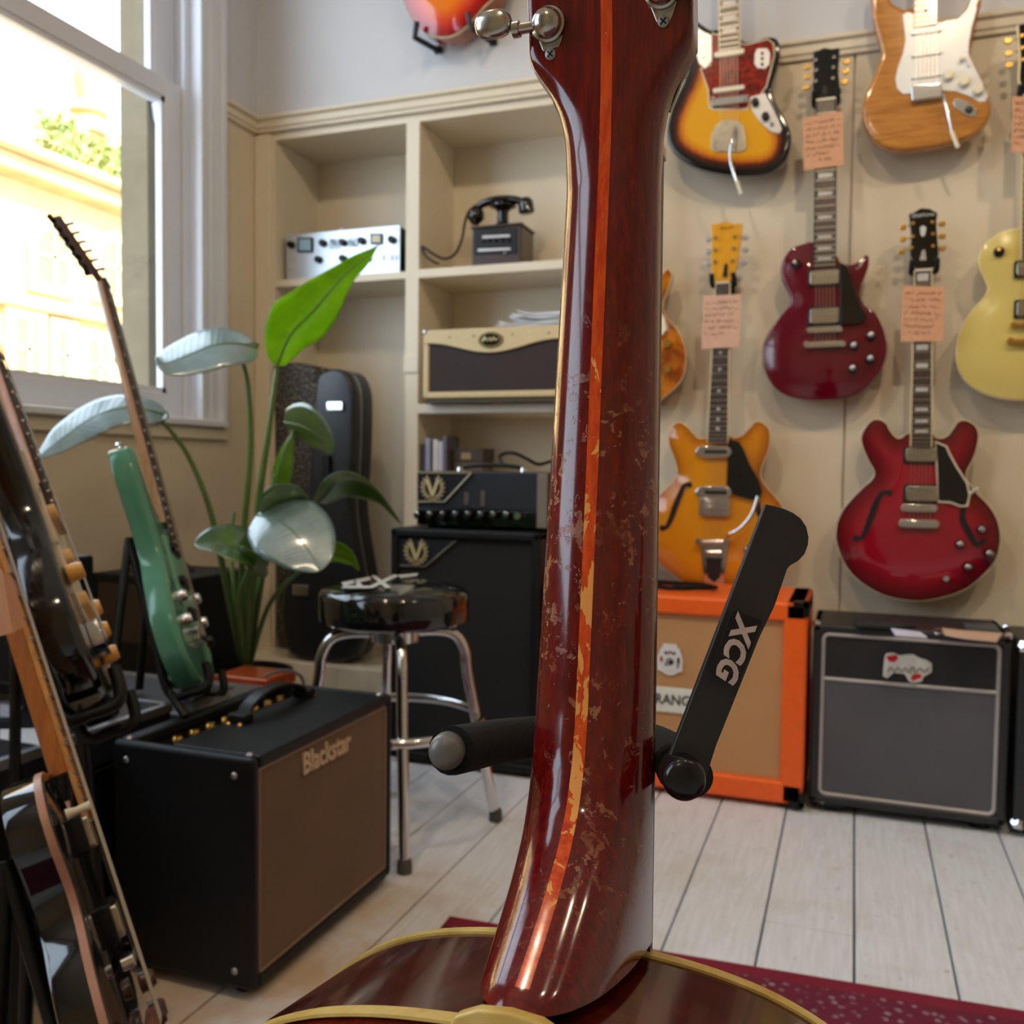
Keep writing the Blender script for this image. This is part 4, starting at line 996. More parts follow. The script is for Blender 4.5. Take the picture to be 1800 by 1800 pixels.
def v_cab():
    yf = 2.375; x0, x1 = -1.246, -.792; z0, z1 = .012, .678; D = .36
    t = thing('speaker_cabinet', 'tall black speaker cabinet with wreath badge behind the stool', 'speaker cabinet', ((x0+x1)/2, yf, 0))
    e = .024
    for n_, a in (('side_board', (x0, x0+e, yf, yf+D, z0, z1)), ('side_board', (x1-e, x1, yf, yf+D, z0, z1)), ('top_board', (x0, x1, yf, yf+D, z1-e, z1)), ('bottom_board', (x0, x1, yf, yf+D, z0, z0+e)), ('back_board', (x0+e, x1-e, yf+D-.02, yf+D, z0+e, z1-e))):
        box(n_, *a, TOLEX, t, bevel=.007, seg=3)
    box('grille', x0+e, x1-e, yf+.014, yf+.03, z0+e, z1-e, cloth('black_grille_cloth', (14, 15, 18), (28, 29, 33), 420), t)
    mp = wallmap(yf+.012); q = lambda x, y: (lambda v: (v.x, v.z))(oy(x, y, yf+.012))
    pl = slab('corner_plate', [q(695,946), q(803,950), q(745,996), q(695,994)], -.003, .003, mp, NAVY, t, bevel=0)
    gp = M('dim_gold_piping', (96, 88, 74), .4, .3)
    for a, b in (((803,950),(748,996)), ((748,996),(696,994))): rod('piping', [(*q(*a), -.003), (*q(*b), -.003)], .003, mp, gp, pl, n=6)
    laurel(pl, wallmap(yf+.008), q(733,969), .036, BADGE)
    for x in (x0+.05, x1-.05):
        for y in (yf+.05, yf+D-.05): lathe('foot', [(.02, 0), (.02, .013)], (x, y, 0), (0, 0, 1), RUBBER, t, n=12)
v_cab()
def v_head():
    yf = 2.44; z0 = .678; x0, x1, _, z1 = B(732, 966, 829, 926, yf); D = .22
    t = thing('amplifier_head', 'navy and black amplifier head with wreath badge standing on the tall cabinet', 'amplifier', ((x0+x1)/2, yf, z0))
    z0 += .008
    box('case', x0, x1, yf+.006, yf+D, z0, z1, NAVY, t, bevel=.006)
    zk = oy(820, 896, yf).z
    box('upper_grille', x0+.004, x1-.038, yf, yf+.010, zk+.004, z1-.004, cloth('navy_grille', (24, 28, 36), (40, 46, 56), 500), t)
    box('control_panel', x0+.004, x1-.038, yf-.004, yf+.010, z0+.002, zk, GBLACK, t, bevel=.002)
    box('end_plate', x1-.036, x1-.006, yf-.004, yf+.012, z0+.002, z1-.002, M('grey_end_plate', (120, 110, 100), .5), t, bevel=.002)
    mp = wallmap(yf); q = lambda x, y: (lambda v: (v.x, v.z))(oy(x, y, yf))
    pl = slab('corner_plate', [q(735,832), q(830,832), q(784,881), q(735,881)], -.004, .002, mp, M('deep_navy_plate', (12, 16, 24), .35), t, bevel=0)
    gp = M('gold_piping', (150, 140, 112), .4, .3)
    for a, b in (((735,831),(830,831)), ((830,831),(783,882)), ((783,882),(735,882))): rod('piping', [(*q(*a), -.005), (*q(*b), -.005)], .0026, mp, gp, pl, n=6)
    laurel(pl, wallmap(yf-.004), q(762,857), .036, BADGE)
    for i in range(9): disc('knob', q(737+i*22.2 if i else 739, 905+(i % 3)*.7), .0115, -.026, -.004, mp, BLACK if i < 8 else CHROME, t, n=16); 
    for i in range(8): disc('knob_cap', q(739+i*22.2, 903), .007, -.0275, -.024, mp, CHROME, t, n=12)
    for x, s in ((820, 11), (849, 14)): slab('vent_slots', rrect(*(lambda a, b: (a[0], b[0], a[1], b[1]))(q(x-4, 876+s), q(x+4, 876-s)), .003), -.002, .002, mp, M('vent_brown', (86, 76, 72), .5), t, bevel=0)
    h = spline([(x0+.10, yf+.09, z1+.002), (x0+.12, yf+.09, z1+.014), (x0+.20, yf+.09, z1+.019), (x0+.28, yf+.09, z1+.014), (x0+.30, yf+.09, z1+.002)], 5)
    hd = tube('carry_handle', h, .006, BLACK, t)
    for x in (x0+.10, x0+.30): lathe('handle_cap', [(.012, 0), (.010, .012), (.004, .015)], (x, yf+.09, z1), (0, 0, 1), CHROME, hd, n=12)
    for x in (x0+.04, x1-.04):
        for y in (yf+.03, yf+D-.03): lathe('foot', [(.014, 0), (.014, .009)], (x, y, .678), (0, 0, 1), RUBBER, t, n=12)
    c = [oy(884,818,2.62), oy(878,804,2.64), oy(888,797,2.66), oy(905,797,2.66), oy(925,806,2.68), oy(945,816,2.7), oy(965,812,2.72), oy(985,806,2.72)]
    o = tube('cable', spline(c, 5), .0055, BLACK, n=8); tag(o, 'black cable looping above the navy amplifier head', 'cable')
v_head()
def shelf_books():
    z = .775; cols = [(58, 50, 50), (150, 152, 176), (60, 54, 52), (206, 200, 196), (188, 182, 190), (96, 90, 104)]
    names = ['dark thin paperback', 'blue-grey booklet', 'black booklet', 'white booklet', 'pale grey booklet', 'mauve booklet']
    x = AXU1+.003
    for i, (c, n_) in enumerate(zip(cols, names)):
        w = (.018, .016, .009, .016, .018, .012)[i]; h = (.158, .178, .168, .174, .166, .186)[i]
        t = thing('book', n_+' in the upright row beside the shelf divider', 'book', (x+w/2, 2.87, z), 'booklets on the low shelf')
        m_ = M('cover_%d' % i, c, .5)
        box('cover', x, x+.0015, 2.868, 2.97, z, z+h, m_, t); box('cover', x+w-.0015, x+w, 2.868, 2.97, z, z+h, m_, t)
        box('spine', x, x+w, 2.866, 2.869, z, z+h, m_, t); box('pages', x+.0015, x+w-.0015, 2.869, 2.968, z+.002, z+h-.003, PAPER, t)
        x += w+.0015
    t = thing('storage_box', 'small brown lidded box next to the booklets', 'box', (x+.06, 3.02, z))
    bm_ = M('brown_box_card', (92, 74, 56), .7)
    box('box_body', x+.008, x+.118, 2.90, 3.0, z, z+.12, bm_, t, bevel=.003); box('lid', x+.005, x+.121, 2.897, 3.003, z+.10, z+.145, M('dark_lid_card', (64, 52, 44), .7), t, bevel=.003)
    box('label_patch', x+.04, x+.075, 2.896, 2.898, z+.108, z+.130, M('tan_label', (150, 122, 84), .7), t)
shelf_books()

# ------------------------------------------------------------------ instrument cases standing in the alcove
def cases():
    zf = .19
    yf = 2.69; mp = wallmap(yf); q = lambda p: (lambda v: (v.x, v.z))(oy(p[0], p[1], yf))
    t = thing('guitar_case', 'smooth black moulded guitar case with clasps standing under the left shelf', 'guitar case', (oy(590, 1150, yf).x, yf, zf))
    bot = zf+.002
    out = [q(p) for p in [(556,660),(572,650),(590,648),(606,655),(617,675),(621,705),(620,780),(617,840),(613,880),(617,930),(626,985),(636,1050),(634,1110),(620,1155),(592,1177),(560,1182),(525,1172),(502,1142),(492,1095),(496,1040),(510,990),(526,950),(534,905),(540,840),(546,760),(550,690)]]
    zmin = min(p[1] for p in out); out = [(a, max(b, bot)) for a, b in out]
    CM = M('smooth_black_case', (27, 28, 32), .38, var=.1)
    lid = body('lid', out, mp, .055, CM, t, r=.012, dome=.006, step=.02, n=3)
    body('shell', out, wallmap(yf+.058), .075, CM, t, r=.003, step=.04, n=3)
    body('valance', out, wallmap(yf+.053), .007, STEEL, t, r=.001, step=.05, n=3)
    for (x, y) in ((590,714),(530,1037)):
        c = slab('clasp', rrect(*(lambda a, b: (a[0], b[0], a[1], b[1]))(q((x-14, y+8)), q((x+14, y-8))), .004), -.008, .01, mp, CHROME, t, bevel=.002)
    slab('handle', rrect(*(lambda a, b: (a[0], b[0], a[1], b[1]))(q((570, 860)), q((582, 800))), .006), -.014, .004, mp, BLACK, t)
    yf2 = 2.835; mp2 = wallmap(yf2); q2 = lambda p: (lambda v: (v.x, v.z))(oy(p[0], p[1], yf2))
    t = thing('guitar_case', 'speckled black textured guitar case standing in the alcove corner', 'guitar case', (oy(505, 1100, yf2).x, yf2, zf))
    S = NT('speckled_tolex'); f = S.noise(S.coord(), 120, 4, .8); S.set(Base_Color=S.ramp(f, [(.0, srgb(22, 20, 20)), (.54, srgb(136, 124, 110))], 'CONSTANT'), Roughness=.6)
    out = [q2(p) for p in [(484,640),(515,637),(545,642),(556,660),(556,800),(556,900),(560,1000),(562,1100),(548,1130),(515,1140),(490,1130),(484,1090),(486,1000),(485,900),(484,800),(480,665)]]
    out = [(a, max(b, bot)) for a, b in out]
    body('lid', out, mp2, .05, S.m, t, r=.006, step=.03, n=3)
    body('shell', out, wallmap(yf2+.053), .07, S.m, t, r=.003, step=.05, n=3)
    body('valance', out, wallmap(yf2+.049), .006, STEEL, t, r=.001, step=.05, n=3)
    for y in (760, 960): slab('clasp', rrect(*(lambda a, b: (a[0], b[0], a[1], b[1]))(q2((508, y+8)), q2((530, y-8))), .004), -.006, .01, mp2, CHROME, t, bevel=.002)
cases()

# ------------------------------------------------------------------ amplifiers along the back wall
def orange_cab():
    yf = 2.40; x1 = -.098; xc = oy(1178, 1200, yf).x; x0 = 2*xc-x1; z0, z1 = .014, .527; D = .33
    OR = M('orange_vinyl', (240, 98, 24), .38, var=.05, vs=30, bump=.25, bs=600)
    t = thing('speaker_cabinet', 'bright orange speaker cabinet with tan grille and crest badge', 'speaker cabinet', (xc, yf, 0))
    f = .058
    box('top_board', x0, x1, yf, yf+D, z1-.05, z1, OR, t, bevel=.010, seg=3)
    box('bottom_board', x0, x1, yf, yf+D, z0, z0+f, OR, t, bevel=.010, seg=3)
    box('side_board', x0, x0+f, yf, yf+D, z0, z1, OR, t, bevel=.010, seg=3); box('side_board', x1-f, x1, yf, yf+D, z0, z1, OR, t, bevel=.010, seg=3)
    box('back_board', x0+f, x1-f, yf+D-.02, yf+D, z0+f, z1-.05, OR, t)
    box('grille', x0+f-.004, x1-f+.004, yf+.016, yf+.03, z0+f-.004, z1-.045, cloth('tan_basket_weave', (176, 128, 84), (206, 160, 112), 260), t)
    for a, b in ((x0, 1), (x1, -1)):
        for z, s in ((z0, 1), (z1, -1)):
            boxes('corner_guard', [(min(a-b*.002, a+b*.035), max(a-b*.002, a+b*.035), yf-.003, yf+.03, min(z-s*.002, z+s*.012), max(z-s*.002, z+s*.012)), (min(a-b*.003, a+b*.010), max(a-b*.003, a+b*.010), yf-.003, yf+.03, min(z-s*.002, z+s*.034), max(z-s*.002, z+s*.034))], BLACK, t)
    mp = wallmap(yf+.014); q = lambda x, y: (lambda v: (v.x, v.z))(oy(x, y, yf+.014))
    WH = M('white_badge', (222, 222, 226), .4, var=.06, vs=60)
    s = q(1178, 1160); k = .034
    cr = slab('crest_badge', [(s[0]+a*k, s[1]+b*k) for a, b in ((-.55,1.25),(.5,1.25),(.55,1.0),(.72,.92),(.85,.5),(1,.1),(.95,-.6),(.98,-.8),(.7,-.9),(.35,-1.12),(0,-1.2),(-.35,-1.12),(-.7,-.9),(-.98,-.8),(-.95,-.6),(-1,.1),(-.85,.5),(-.72,.92),(-.58,1.0))], -.004, 0, mp, WH, t)
    def blob(cx, cz, rx, rz, m_): slab('crest_emblem', [(s[0]+k*(cx+rx*math.cos(i*.628)), s[1]+k*(cz+rz*math.sin(i*.628))) for i in range(10)], -.0055, -.003, mp, m_, cr, bevel=0)
    RD, GN, GY = M('crest_red', (170, 60, 50), .5), M('crest_green', (60, 100, 80), .5), M('crest_grey', (130, 132, 138), .5)
    blob(0, .62, .12, .13, RD); blob(-.3, .56, .16, .12, GN); blob(.3, .56, .16, .12, GN); blob(-.66, .05, .12, .24, RD); blob(.66, 0, .13, .3, M('crest_maroon', (96, 54, 66), .5))
    blob(0, -.1, .34, .30, GY); blob(.1, -.15, .18, .16, WH); blob(-.28, -.35, .14, .12, GY); blob(.62, -.42, .12, .14, GY)
    for i in range(7): th = math.radians(-150+20*i); blob(.78*math.cos(th), .25+1.12*math.sin(th), .05, .03, GY)
    a, b = q(1178, 1208), q(1178, 1252); w = .074
    sg = slab('name_plate', [(xc-w, b[1]), (xc+w, b[1]), (xc+w, a[1]), (xc-w, a[1])], -.004, 0, mp, M('white_name_plate', (224, 226, 220), .4), t)
    text('lettering', 'ORANGE', M('letter_black_green', (40, 44, 42), .5), sg, Vector((xc, yf+.0095, (a[1]+b[1])/2)), (1, 0, 0), (0, 0, 1), .037, .0006, bold=.0008, xs=.92)
    for x in (x0+.05, x1-.05):
        for y in (yf+.05, yf+D-.05): lathe('foot', [(.02, 0), (.02, .016)], (x, y, 0), (0, 0, 1), RUBBER, t, n=12)
    return x0, x1, z1
ocx0, ocx1, ocz = orange_cab()
def cable_coil():
    V = []; rnd = random.Random(5); cx = oy(1185, 1045, 2.5).x
    pts = []
    for i in range(70):
        a = i*.42; pts.append((cx+(.10+.012*math.sin(i*1.7))*math.cos(a), 2.52+.055*math.sin(a), ocz+.006+.0001*i*1.2+.003*math.sin(i*2.3)**2))
    o = tube('cable', pts, .0035, BLACK, n=6); tag(o, 'thin black cable coiled on top of the orange cabinet', 'cable')
cable_coil()

def grey_combo():
    yf = 2.42; x0, x1 = -.085, .357; z0, z1 = .022, .475; D = .26
    t = thing('combo_amplifier', 'black combo amplifier with silver piping and red and white badge', 'amplifier', ((x0+x1)/2, yf, 0))
    BT = M('charcoal_tolex', (34, 35, 38), .42, var=.1, vs=90, bump=.4, bs=900)
    e = .022
    box('side_board', x0, x0+e, yf, yf+D, z0, z1, BT, t, bevel=.007); box('side_board', x1-e, x1, yf, yf+D, z0, z1, BT, t, bevel=.007)
    box('top_board', x0, x1, yf, yf+D, z1-e, z1, BT, t, bevel=.007); box('bottom_board', x0, x1, yf, yf+D, z0, z0+e, BT, t, bevel=.007)
    box('back_board', x0+e, x1-e, yf+D-.02, yf+D, z0+e, z1-e, BT, t)
    zm = oy(1590, 1205, yf).z
    box('grille', x0+e, x1-e, yf+.006, yf+.02, z0+e, zm, cloth('grey_grille_cloth', (72, 72, 78), (98, 98, 104), 380), t)
    box('upper_panel', x0+e, x1-e, yf+.006, yf+.02, zm, z1-e, M('matt_black_panel', (26, 26, 29), .6), t)
    PI = M('silver_piping', (178, 172, 172), .35, .4)
    a, b, c, d = x0+e+.003, x1-e-.003, z0+e+.003, z1-e-.003
    tube('piping', [Vector((p[0], yf+.006, p[1])) for p in rrect(a, b, c, d, .014, 4)], .0052, PI, t, n=8, closed=True)
    tube('piping', [(a, yf+.006, zm), (b, yf+.006, zm)], .0052, PI, t, n=8)
    mp = wallmap(yf+.006); q = lambda x, y: (lambda v: (v.x, v.z))(oy(x, y, yf+.006))
    WB = M('cream_white_badge', (206, 204, 196), .35); RD = M('badge_red', (196, 16, 34), .4)
    bd = slab('badge', [q(*p) for p in ((1555,1154),(1558,1148),(1570,1147),(1582,1152),(1594,1150),(1606,1150),(1616,1156),(1630,1160),(1638,1166),(1638,1180),(1630,1186),(1624,1188),(1620,1197),(1608,1200),(1598,1197),(1590,1184),(1570,1182),(1560,1192),(1552,1188),(1553,1172))], -.006, 0, mp, WB, t, bevel=.001)
    slab('badge_wing', [q(*p) for p in ((1592,1184),(1598,1186),(1604,1198),(1612,1204),(1604,1203),(1596,1196))], -.004, 0, mp, STEEL, t, bevel=0)
    for pts in (((1557,1153),(1568,1151),(1576,1150),(1578,1156),(1572,1163),(1562,1161)), ((1600,1190),(1606,1184),(1618,1184),(1620,1190),(1612,1192),(1604,1196))): slab('badge_red_patch', [q(*p) for p in pts], -.0072, -.005, mp, RD, bd, bevel=0)
    rod('badge_script', [(*q(x, y), -.0075) for x, y in ((1560,1180),(1566,1172),(1572,1180),(1578,1172),(1584,1180),(1590,1173),(1598,1181),(1604,1171),(1610,1182),(1617,1173),(1624,1181),(1632,1173))], .0013, mp, M('badge_script_grey', (120,116,112), .5), bd, n=5, sm=3)
    pl = slab('corner_badge', [q(*p) for p in ((1437,1402),(1484,1407),(1484,1421),(1437,1416))], -.003, 0, mp, BLACK, t, bevel=0)
    rod('corner_script', [(*q(x, y), -.0035) for x, y in ((1440,1407),(1446,1411),(1452,1407),(1459,1402),(1464,1411),(1470,1410),(1475,1412),(1480,1410))], .0014, mp, M('script_silver', (150,150,154), .4), pl, n=5, sm=3)
    for x in (x0+.05, x1-.05):
        for y in (yf+.05, yf+D-.05): lathe('foot', [(.022, 0), (.018, .024)], (x, y, 0), (0, 0, 1), RUBBER, t, n=12)
    for x in (x0, x1): lathe('corner_cap', [(.012, 0), (.010, .008), (.003, .011)], (x+(.008 if x == x0 else -.008), yf+.012, z1-.004), (0, -.4, 1), CHROME, t, n=12)
    zt = z1
    # oddments left on top
    def flat(name, px, m_, lab, cat, h=.004):
        P = [oz(x, y, zt+.0005) for x, y in px]; o = prism(name, P, (0, 0, h), m_, bevel=0); return tag(o, lab, cat)
    flat('leaflet', [(1566,1106),(1618,1113),(1630,1122),(1574,1118)], M('pale_blue_paper', (206, 206, 230), .6), 'pale bluish leaflet lying on the black combo amplifier', 'leaflet', .003)
    o = tubes('key_ring', [([oz(1648+8*math.cos(k), 1110+4*math.sin(k), zt+.006) for k in [i*.5 for i in range(13)]], .0022)], CHROME, n=6); tag(o, 'small chrome ring among the oddments on the black combo amplifier', 'ring')
    flat('strap_end', [(1655,1108),(1690,1112),(1762,1117),(1752,1129),(1700,1124),(1660,1117)], M('tan_leather', (206, 168, 142), .5, var=.1), 'tan leather strap end lying on the black combo amplifier', 'strap', .006)
    flat('pedal_case', [(1694,1103),(1750,1106),(1757,1116),(1700,1112)], M('slate_plastic', (74, 78, 82), .5), 'flat slate grey case lying on the black combo amplifier', 'case', .012)
    flat('cloth', [(1500,1095),(1570,1098),(1610,1104),(1560,1106),(1505,1103)], M('dark_cloth', (30, 32, 30), .9), 'folded dark cloth lying on the black combo amplifier', 'cloth', .006)
    # neighbouring amplifier at the picture edge
    x0, x1 = .372, .85; z1 = oy(1790, 1128, yf).z
    t = thing('combo_amplifier', 'second black combo amplifier with chrome corners at the picture edge', 'amplifier', ((x0+x1)/2, yf, 0))
    box('case', x0, x1, yf, yf+D, z0, z1, BT, t, bevel=.007); box('grille', x0+.03, x1-.03, yf-.003, yf+.01, z0+.03, z1-.03, cloth('black_grille_cloth', (14, 15, 18), (28, 29, 33), 420), t)
    for z in (z0+.012, z1-.012):
        for y in (yf+.010, yf+D-.01): lathe('corner_cap', [(.016, -.012), (.016, .004), (.009, .012)], (x0+.010, y, z), (-.5, -.6, .4), CHROME, t, n=12)
    for x in (x0+.05, x1-.05):
        for y in (yf+.05, yf+D-.05): lathe('foot', [(.022, 0), (.018, .024)], (x, y, 0), (0, 0, 1), RUBBER, t, n=12)
grey_combo()

# ------------------------------------------------------------------ rug
def rug():
    t = NT('burgundy_rug'); v = t.coord(); f = t.noise(v, 55, 4, .7); d = t.n('ShaderNodeTexVoronoi'); d.inputs['Scale'].default_value = 62; t.l(v, d.inputs['Vector'])
    sx = t.n('ShaderNodeSeparateXYZ'); t.l(v, sx.inputs[0])
    field = t.ramp(t.math('MULTIPLY', d.outputs['Distance'], 1.0), [(.22, srgb(146, 120, 128)), (.40, srgb(100, 18, 44))])
    field = t.mix(t.ramp(f, [(.42, (0, 0, 0)), (.6, (1, 1, 1))]), field, srgb(104, 20, 46))
    inb = t.math('LESS_THAN', sx.outputs[1], -.035)
    t.set(Base_Color=t.mix(inb, srgb(120, 16, 44), field), Roughness=.95); t.bump(f, .6, .003)
    a, b = oz(790, 1617, 0), oz(1800, 1785, 0); u = (b-a).normalized(); n_ = Vector((u.y, -u.x, 0))
    L = 2.4; D = 1.6; ang = math.atan2(u.y, u.x)
    o = mesh('rug', [(x, y, z) for z in (.0008, .009) for x, y in ((0, -D), (L, -D), (L, 0), (0, 0))], BF, t.m, bevel=.003)
    o.location = (a.x, a.y, 0); o.rotation_euler = (0, 0, ang)
    tag(o, 'burgundy patterned rug on the white floorboards', 'rug')
rug()

# ------------------------------------------------------------------ stool
def stool():
    cx, cy = -1.0, 1.93; t = thing('bar_stool', 'chrome bar stool with glossy black padded seat', 'stool', (cx, cy, 0))
    zt = .580; R = .174
    VY = M('black_vinyl', (9, 9, 10), .10, coat=.6, var=.05)
    seat = lathe('seat', [(R-.012, -.088), (R-.002, -.082), (R, -.070), (R, -.022), (R-.006, -.012), (R-.03, -.003), (R-.08, .002), (0, .003)], (cx, cy, zt), (0, 0, 1), VY, t, n=48)
    # white emblem printed on the seat
    q = lambda x, y: oz(x, y, zt+.0045)
    WE = M('white_print', (206, 206, 206), .4)
    for pts in (((600,1024),(650,1014),(652,1019),(604,1030)), ((604,1030),(650,1030),(648,1034),(600,1034)), ((652,1012),(660,1012),(688,1033),(678,1034)), ((692,1010),(702,1012),(654,1034),(645,1033)), ((620,1021),(627,1019),(640,1032),(632,1033)), ((700,1011),(735,1008),(733,1012),(704,1016))):
        prism('seat_emblem', [q(*p) for p in pts], (0, 0, .0006), WE, seat)
    lathe('swivel_plate', [(.06, 0), (.06, .03), (.10, .036), (.10, .044)], (cx, cy, zt-.132), (0, 0, 1), CHROME, t, n=24)
    rf, rt_ = .245, .165
    for k in range(4):
        a = math.radians(33+90*k); d = Vector((math.cos(a), math.sin(a), 0)); c = Vector((cx, cy, 0))
        P = [c+d*.02+Vector((0, 0, zt-.115)), c+d*.10+Vector((0, 0, zt-.112)), c+d*.145+Vector((0, 0, zt-.125)), c+d*.168+Vector((0, 0, zt-.165)), c+d*.178+Vector((0, 0, zt-.24)), c+d*rf+Vector((0, 0, .02))]
        lg = tube('leg', spline(P, 6), .0125, CHROME, t, n=14)
        lathe('rubber_foot', [(.016, 0), (.016, .022), (.013, .03)], c+d*(rf+.002), (0, 0, 1), M('grey_rubber_tip', (70, 66, 62), .6), lg, n=14)
    zr = .262; pts = [(cx+.205*math.cos(i*math.pi/24), cy+.205*math.sin(i*math.pi/24), zr) for i in range(48)]
    tube('foot_ring', pts, .012, CHROME, t, n=12, closed=True)
stool()
# ------------------------------------------------------------------ combo amplifier beside the camera
def near_combo():
    xf = -.87; y0, y1 = 1.204, 1.674; xb = -1.15; z0, z1 = .016, .392
    t = thing('combo_amplifier', 'large black combo amplifier with brown grille and gold knobs in front of the stool', 'amplifier', ((xf+xb)/2, (y0+y1)/2, 0))
    e = .020
    TX = M('blue_black_tolex', (13, 15, 19), .42, var=.15, vs=90, bump=.45, bs=1000, spec=.3)
    box('side_board', xb, xf, y0, y0+e, z0, z1, TX, t, bevel=.009, seg=3); box('side_board', xb, xf, y1-e, y1, z0, z1, TX, t, bevel=.009, seg=3)
    box('top_board', xb+.105, xf, y0+e, y1-e, z1-e, z1, TX, t, bevel=.005); box('top_board', xb, xb+.030, y0+e, y1-e, z1-e, z1, TX, t, bevel=.005)
    box('bottom_board', xb, xf, y0+e, y1-e, z0, z0+e, TX, t, bevel=.005)
    box('back_board', xb+.004, xb+.02, y0+e, y1-e, z0+e, z1-e, TX, t)
    GC = cloth('brown_salt_grille', (100, 78, 60), (124, 98, 78), 330)
    box('grille', xf-.02, xf-.006, y0+e, y1-e, z0+e, z1-e, GC, t)
    tube('piping', [Vector((xf-.005, a, b)) for a, b in rrect(y0+e+.003, y1-e-.003, z0+e+.003, z1-e-.003, .005, 3)], .0028, M('tan_piping', (136, 112, 92), .5), t, n=6, closed=True)
    pz = z1-.018
    box('control_panel', xb+.030, xb+.105, y0+e, y1-e, pz-.006, pz, GBLACK, t)
    for i in range(8):
        p = oz(305+i*19.5-(i*i)*.12, 1288-i*7.2, z1); y = y0+.06+i*.043
        k = lathe('knob', [(.0105, 0), (.0105, .010), (.0085, .016), (.0075, .018)], (xb+.085, y, pz), (0, 0, 1), GOLD, t, n=16)
    def on(x, y): return oz(x, y, z1)
    ya, yb = on(430, 1268).y, on(540, 1225).y; xh = on(480, 1245).x
    V, Fc = [], []; n = 14
    for i in range(n+1):
        u = i/n; y = ya+(yb-ya)*u; h = .004+.032*(math.sin(math.pi*u))**.6; w = .014
        for a, b in ((-w, 0), (w, 0), (w, .009), (-w, .009)): V.append((xh+a, y, z1+h+b))
        if i: b = (i-1)*4; Fc += [(b+j, b+(j+1) % 4, b+4+(j+1) % 4, b+4+j) for j in range(4)]
    Fc += [(0, 1, 2, 3), (4*n, 4*n+1, 4*n+2, 4*n+3)]
    h = mesh('strap_handle', V, Fc, BLACK, t, bevel=.003)
    for y in (ya-.004, yb+.004):
        b = box('handle_bracket', xh-.02, xh+.02, y-.014, y+.014, z1, z1+.016, BLACK, h, bevel=.004)
        for s in (-1, 1): lathe('screw', [(.005, 0), (.003, .003)], (xh+s*.012, y+(-.018 if y < (ya+yb)/2 else .018), z1), (0, 0, 1), GOLD, h, n=10)
    for x in (xb+.02, xf-.02):
        for y in (y0+.02, y1-.02): lathe('screw', [(.006, 0), (.0035, .003)], (x, y, z1), (0, 0, 1), STEEL, t, n=10)
    for x, z in ((xf-.035, z1-.03), (xb+.03, z1-.03), (xf-.035, z0+.03), (xb+.03, z0+.03)): lathe('screw', [(.006, 0), (.0035, .003)], (x, y0, z), (0, -1, 0), STEEL, t, n=10)
    a, b = ox(525, 1352, xf), ox(625, 1298, xf)
    text('lettering', 'Blackstar', M('champagne_lettering', (206, 178, 146), .4, .3), t, Vector((xf-.003, (a.y+b.y)/2, (a.z+b.z)/2)), (0, 1, 0), (0, 0, 1), .052, .002, bold=.0012, xs=.84)
    for x in (xb+.04, xf-.04):
        for y in (y0+.04, y1-.04): lathe('foot', [(.018, 0), (.016, .018)], (x, y, 0), (0, 0, 1), RUBBER, t, n=12)
near_combo()

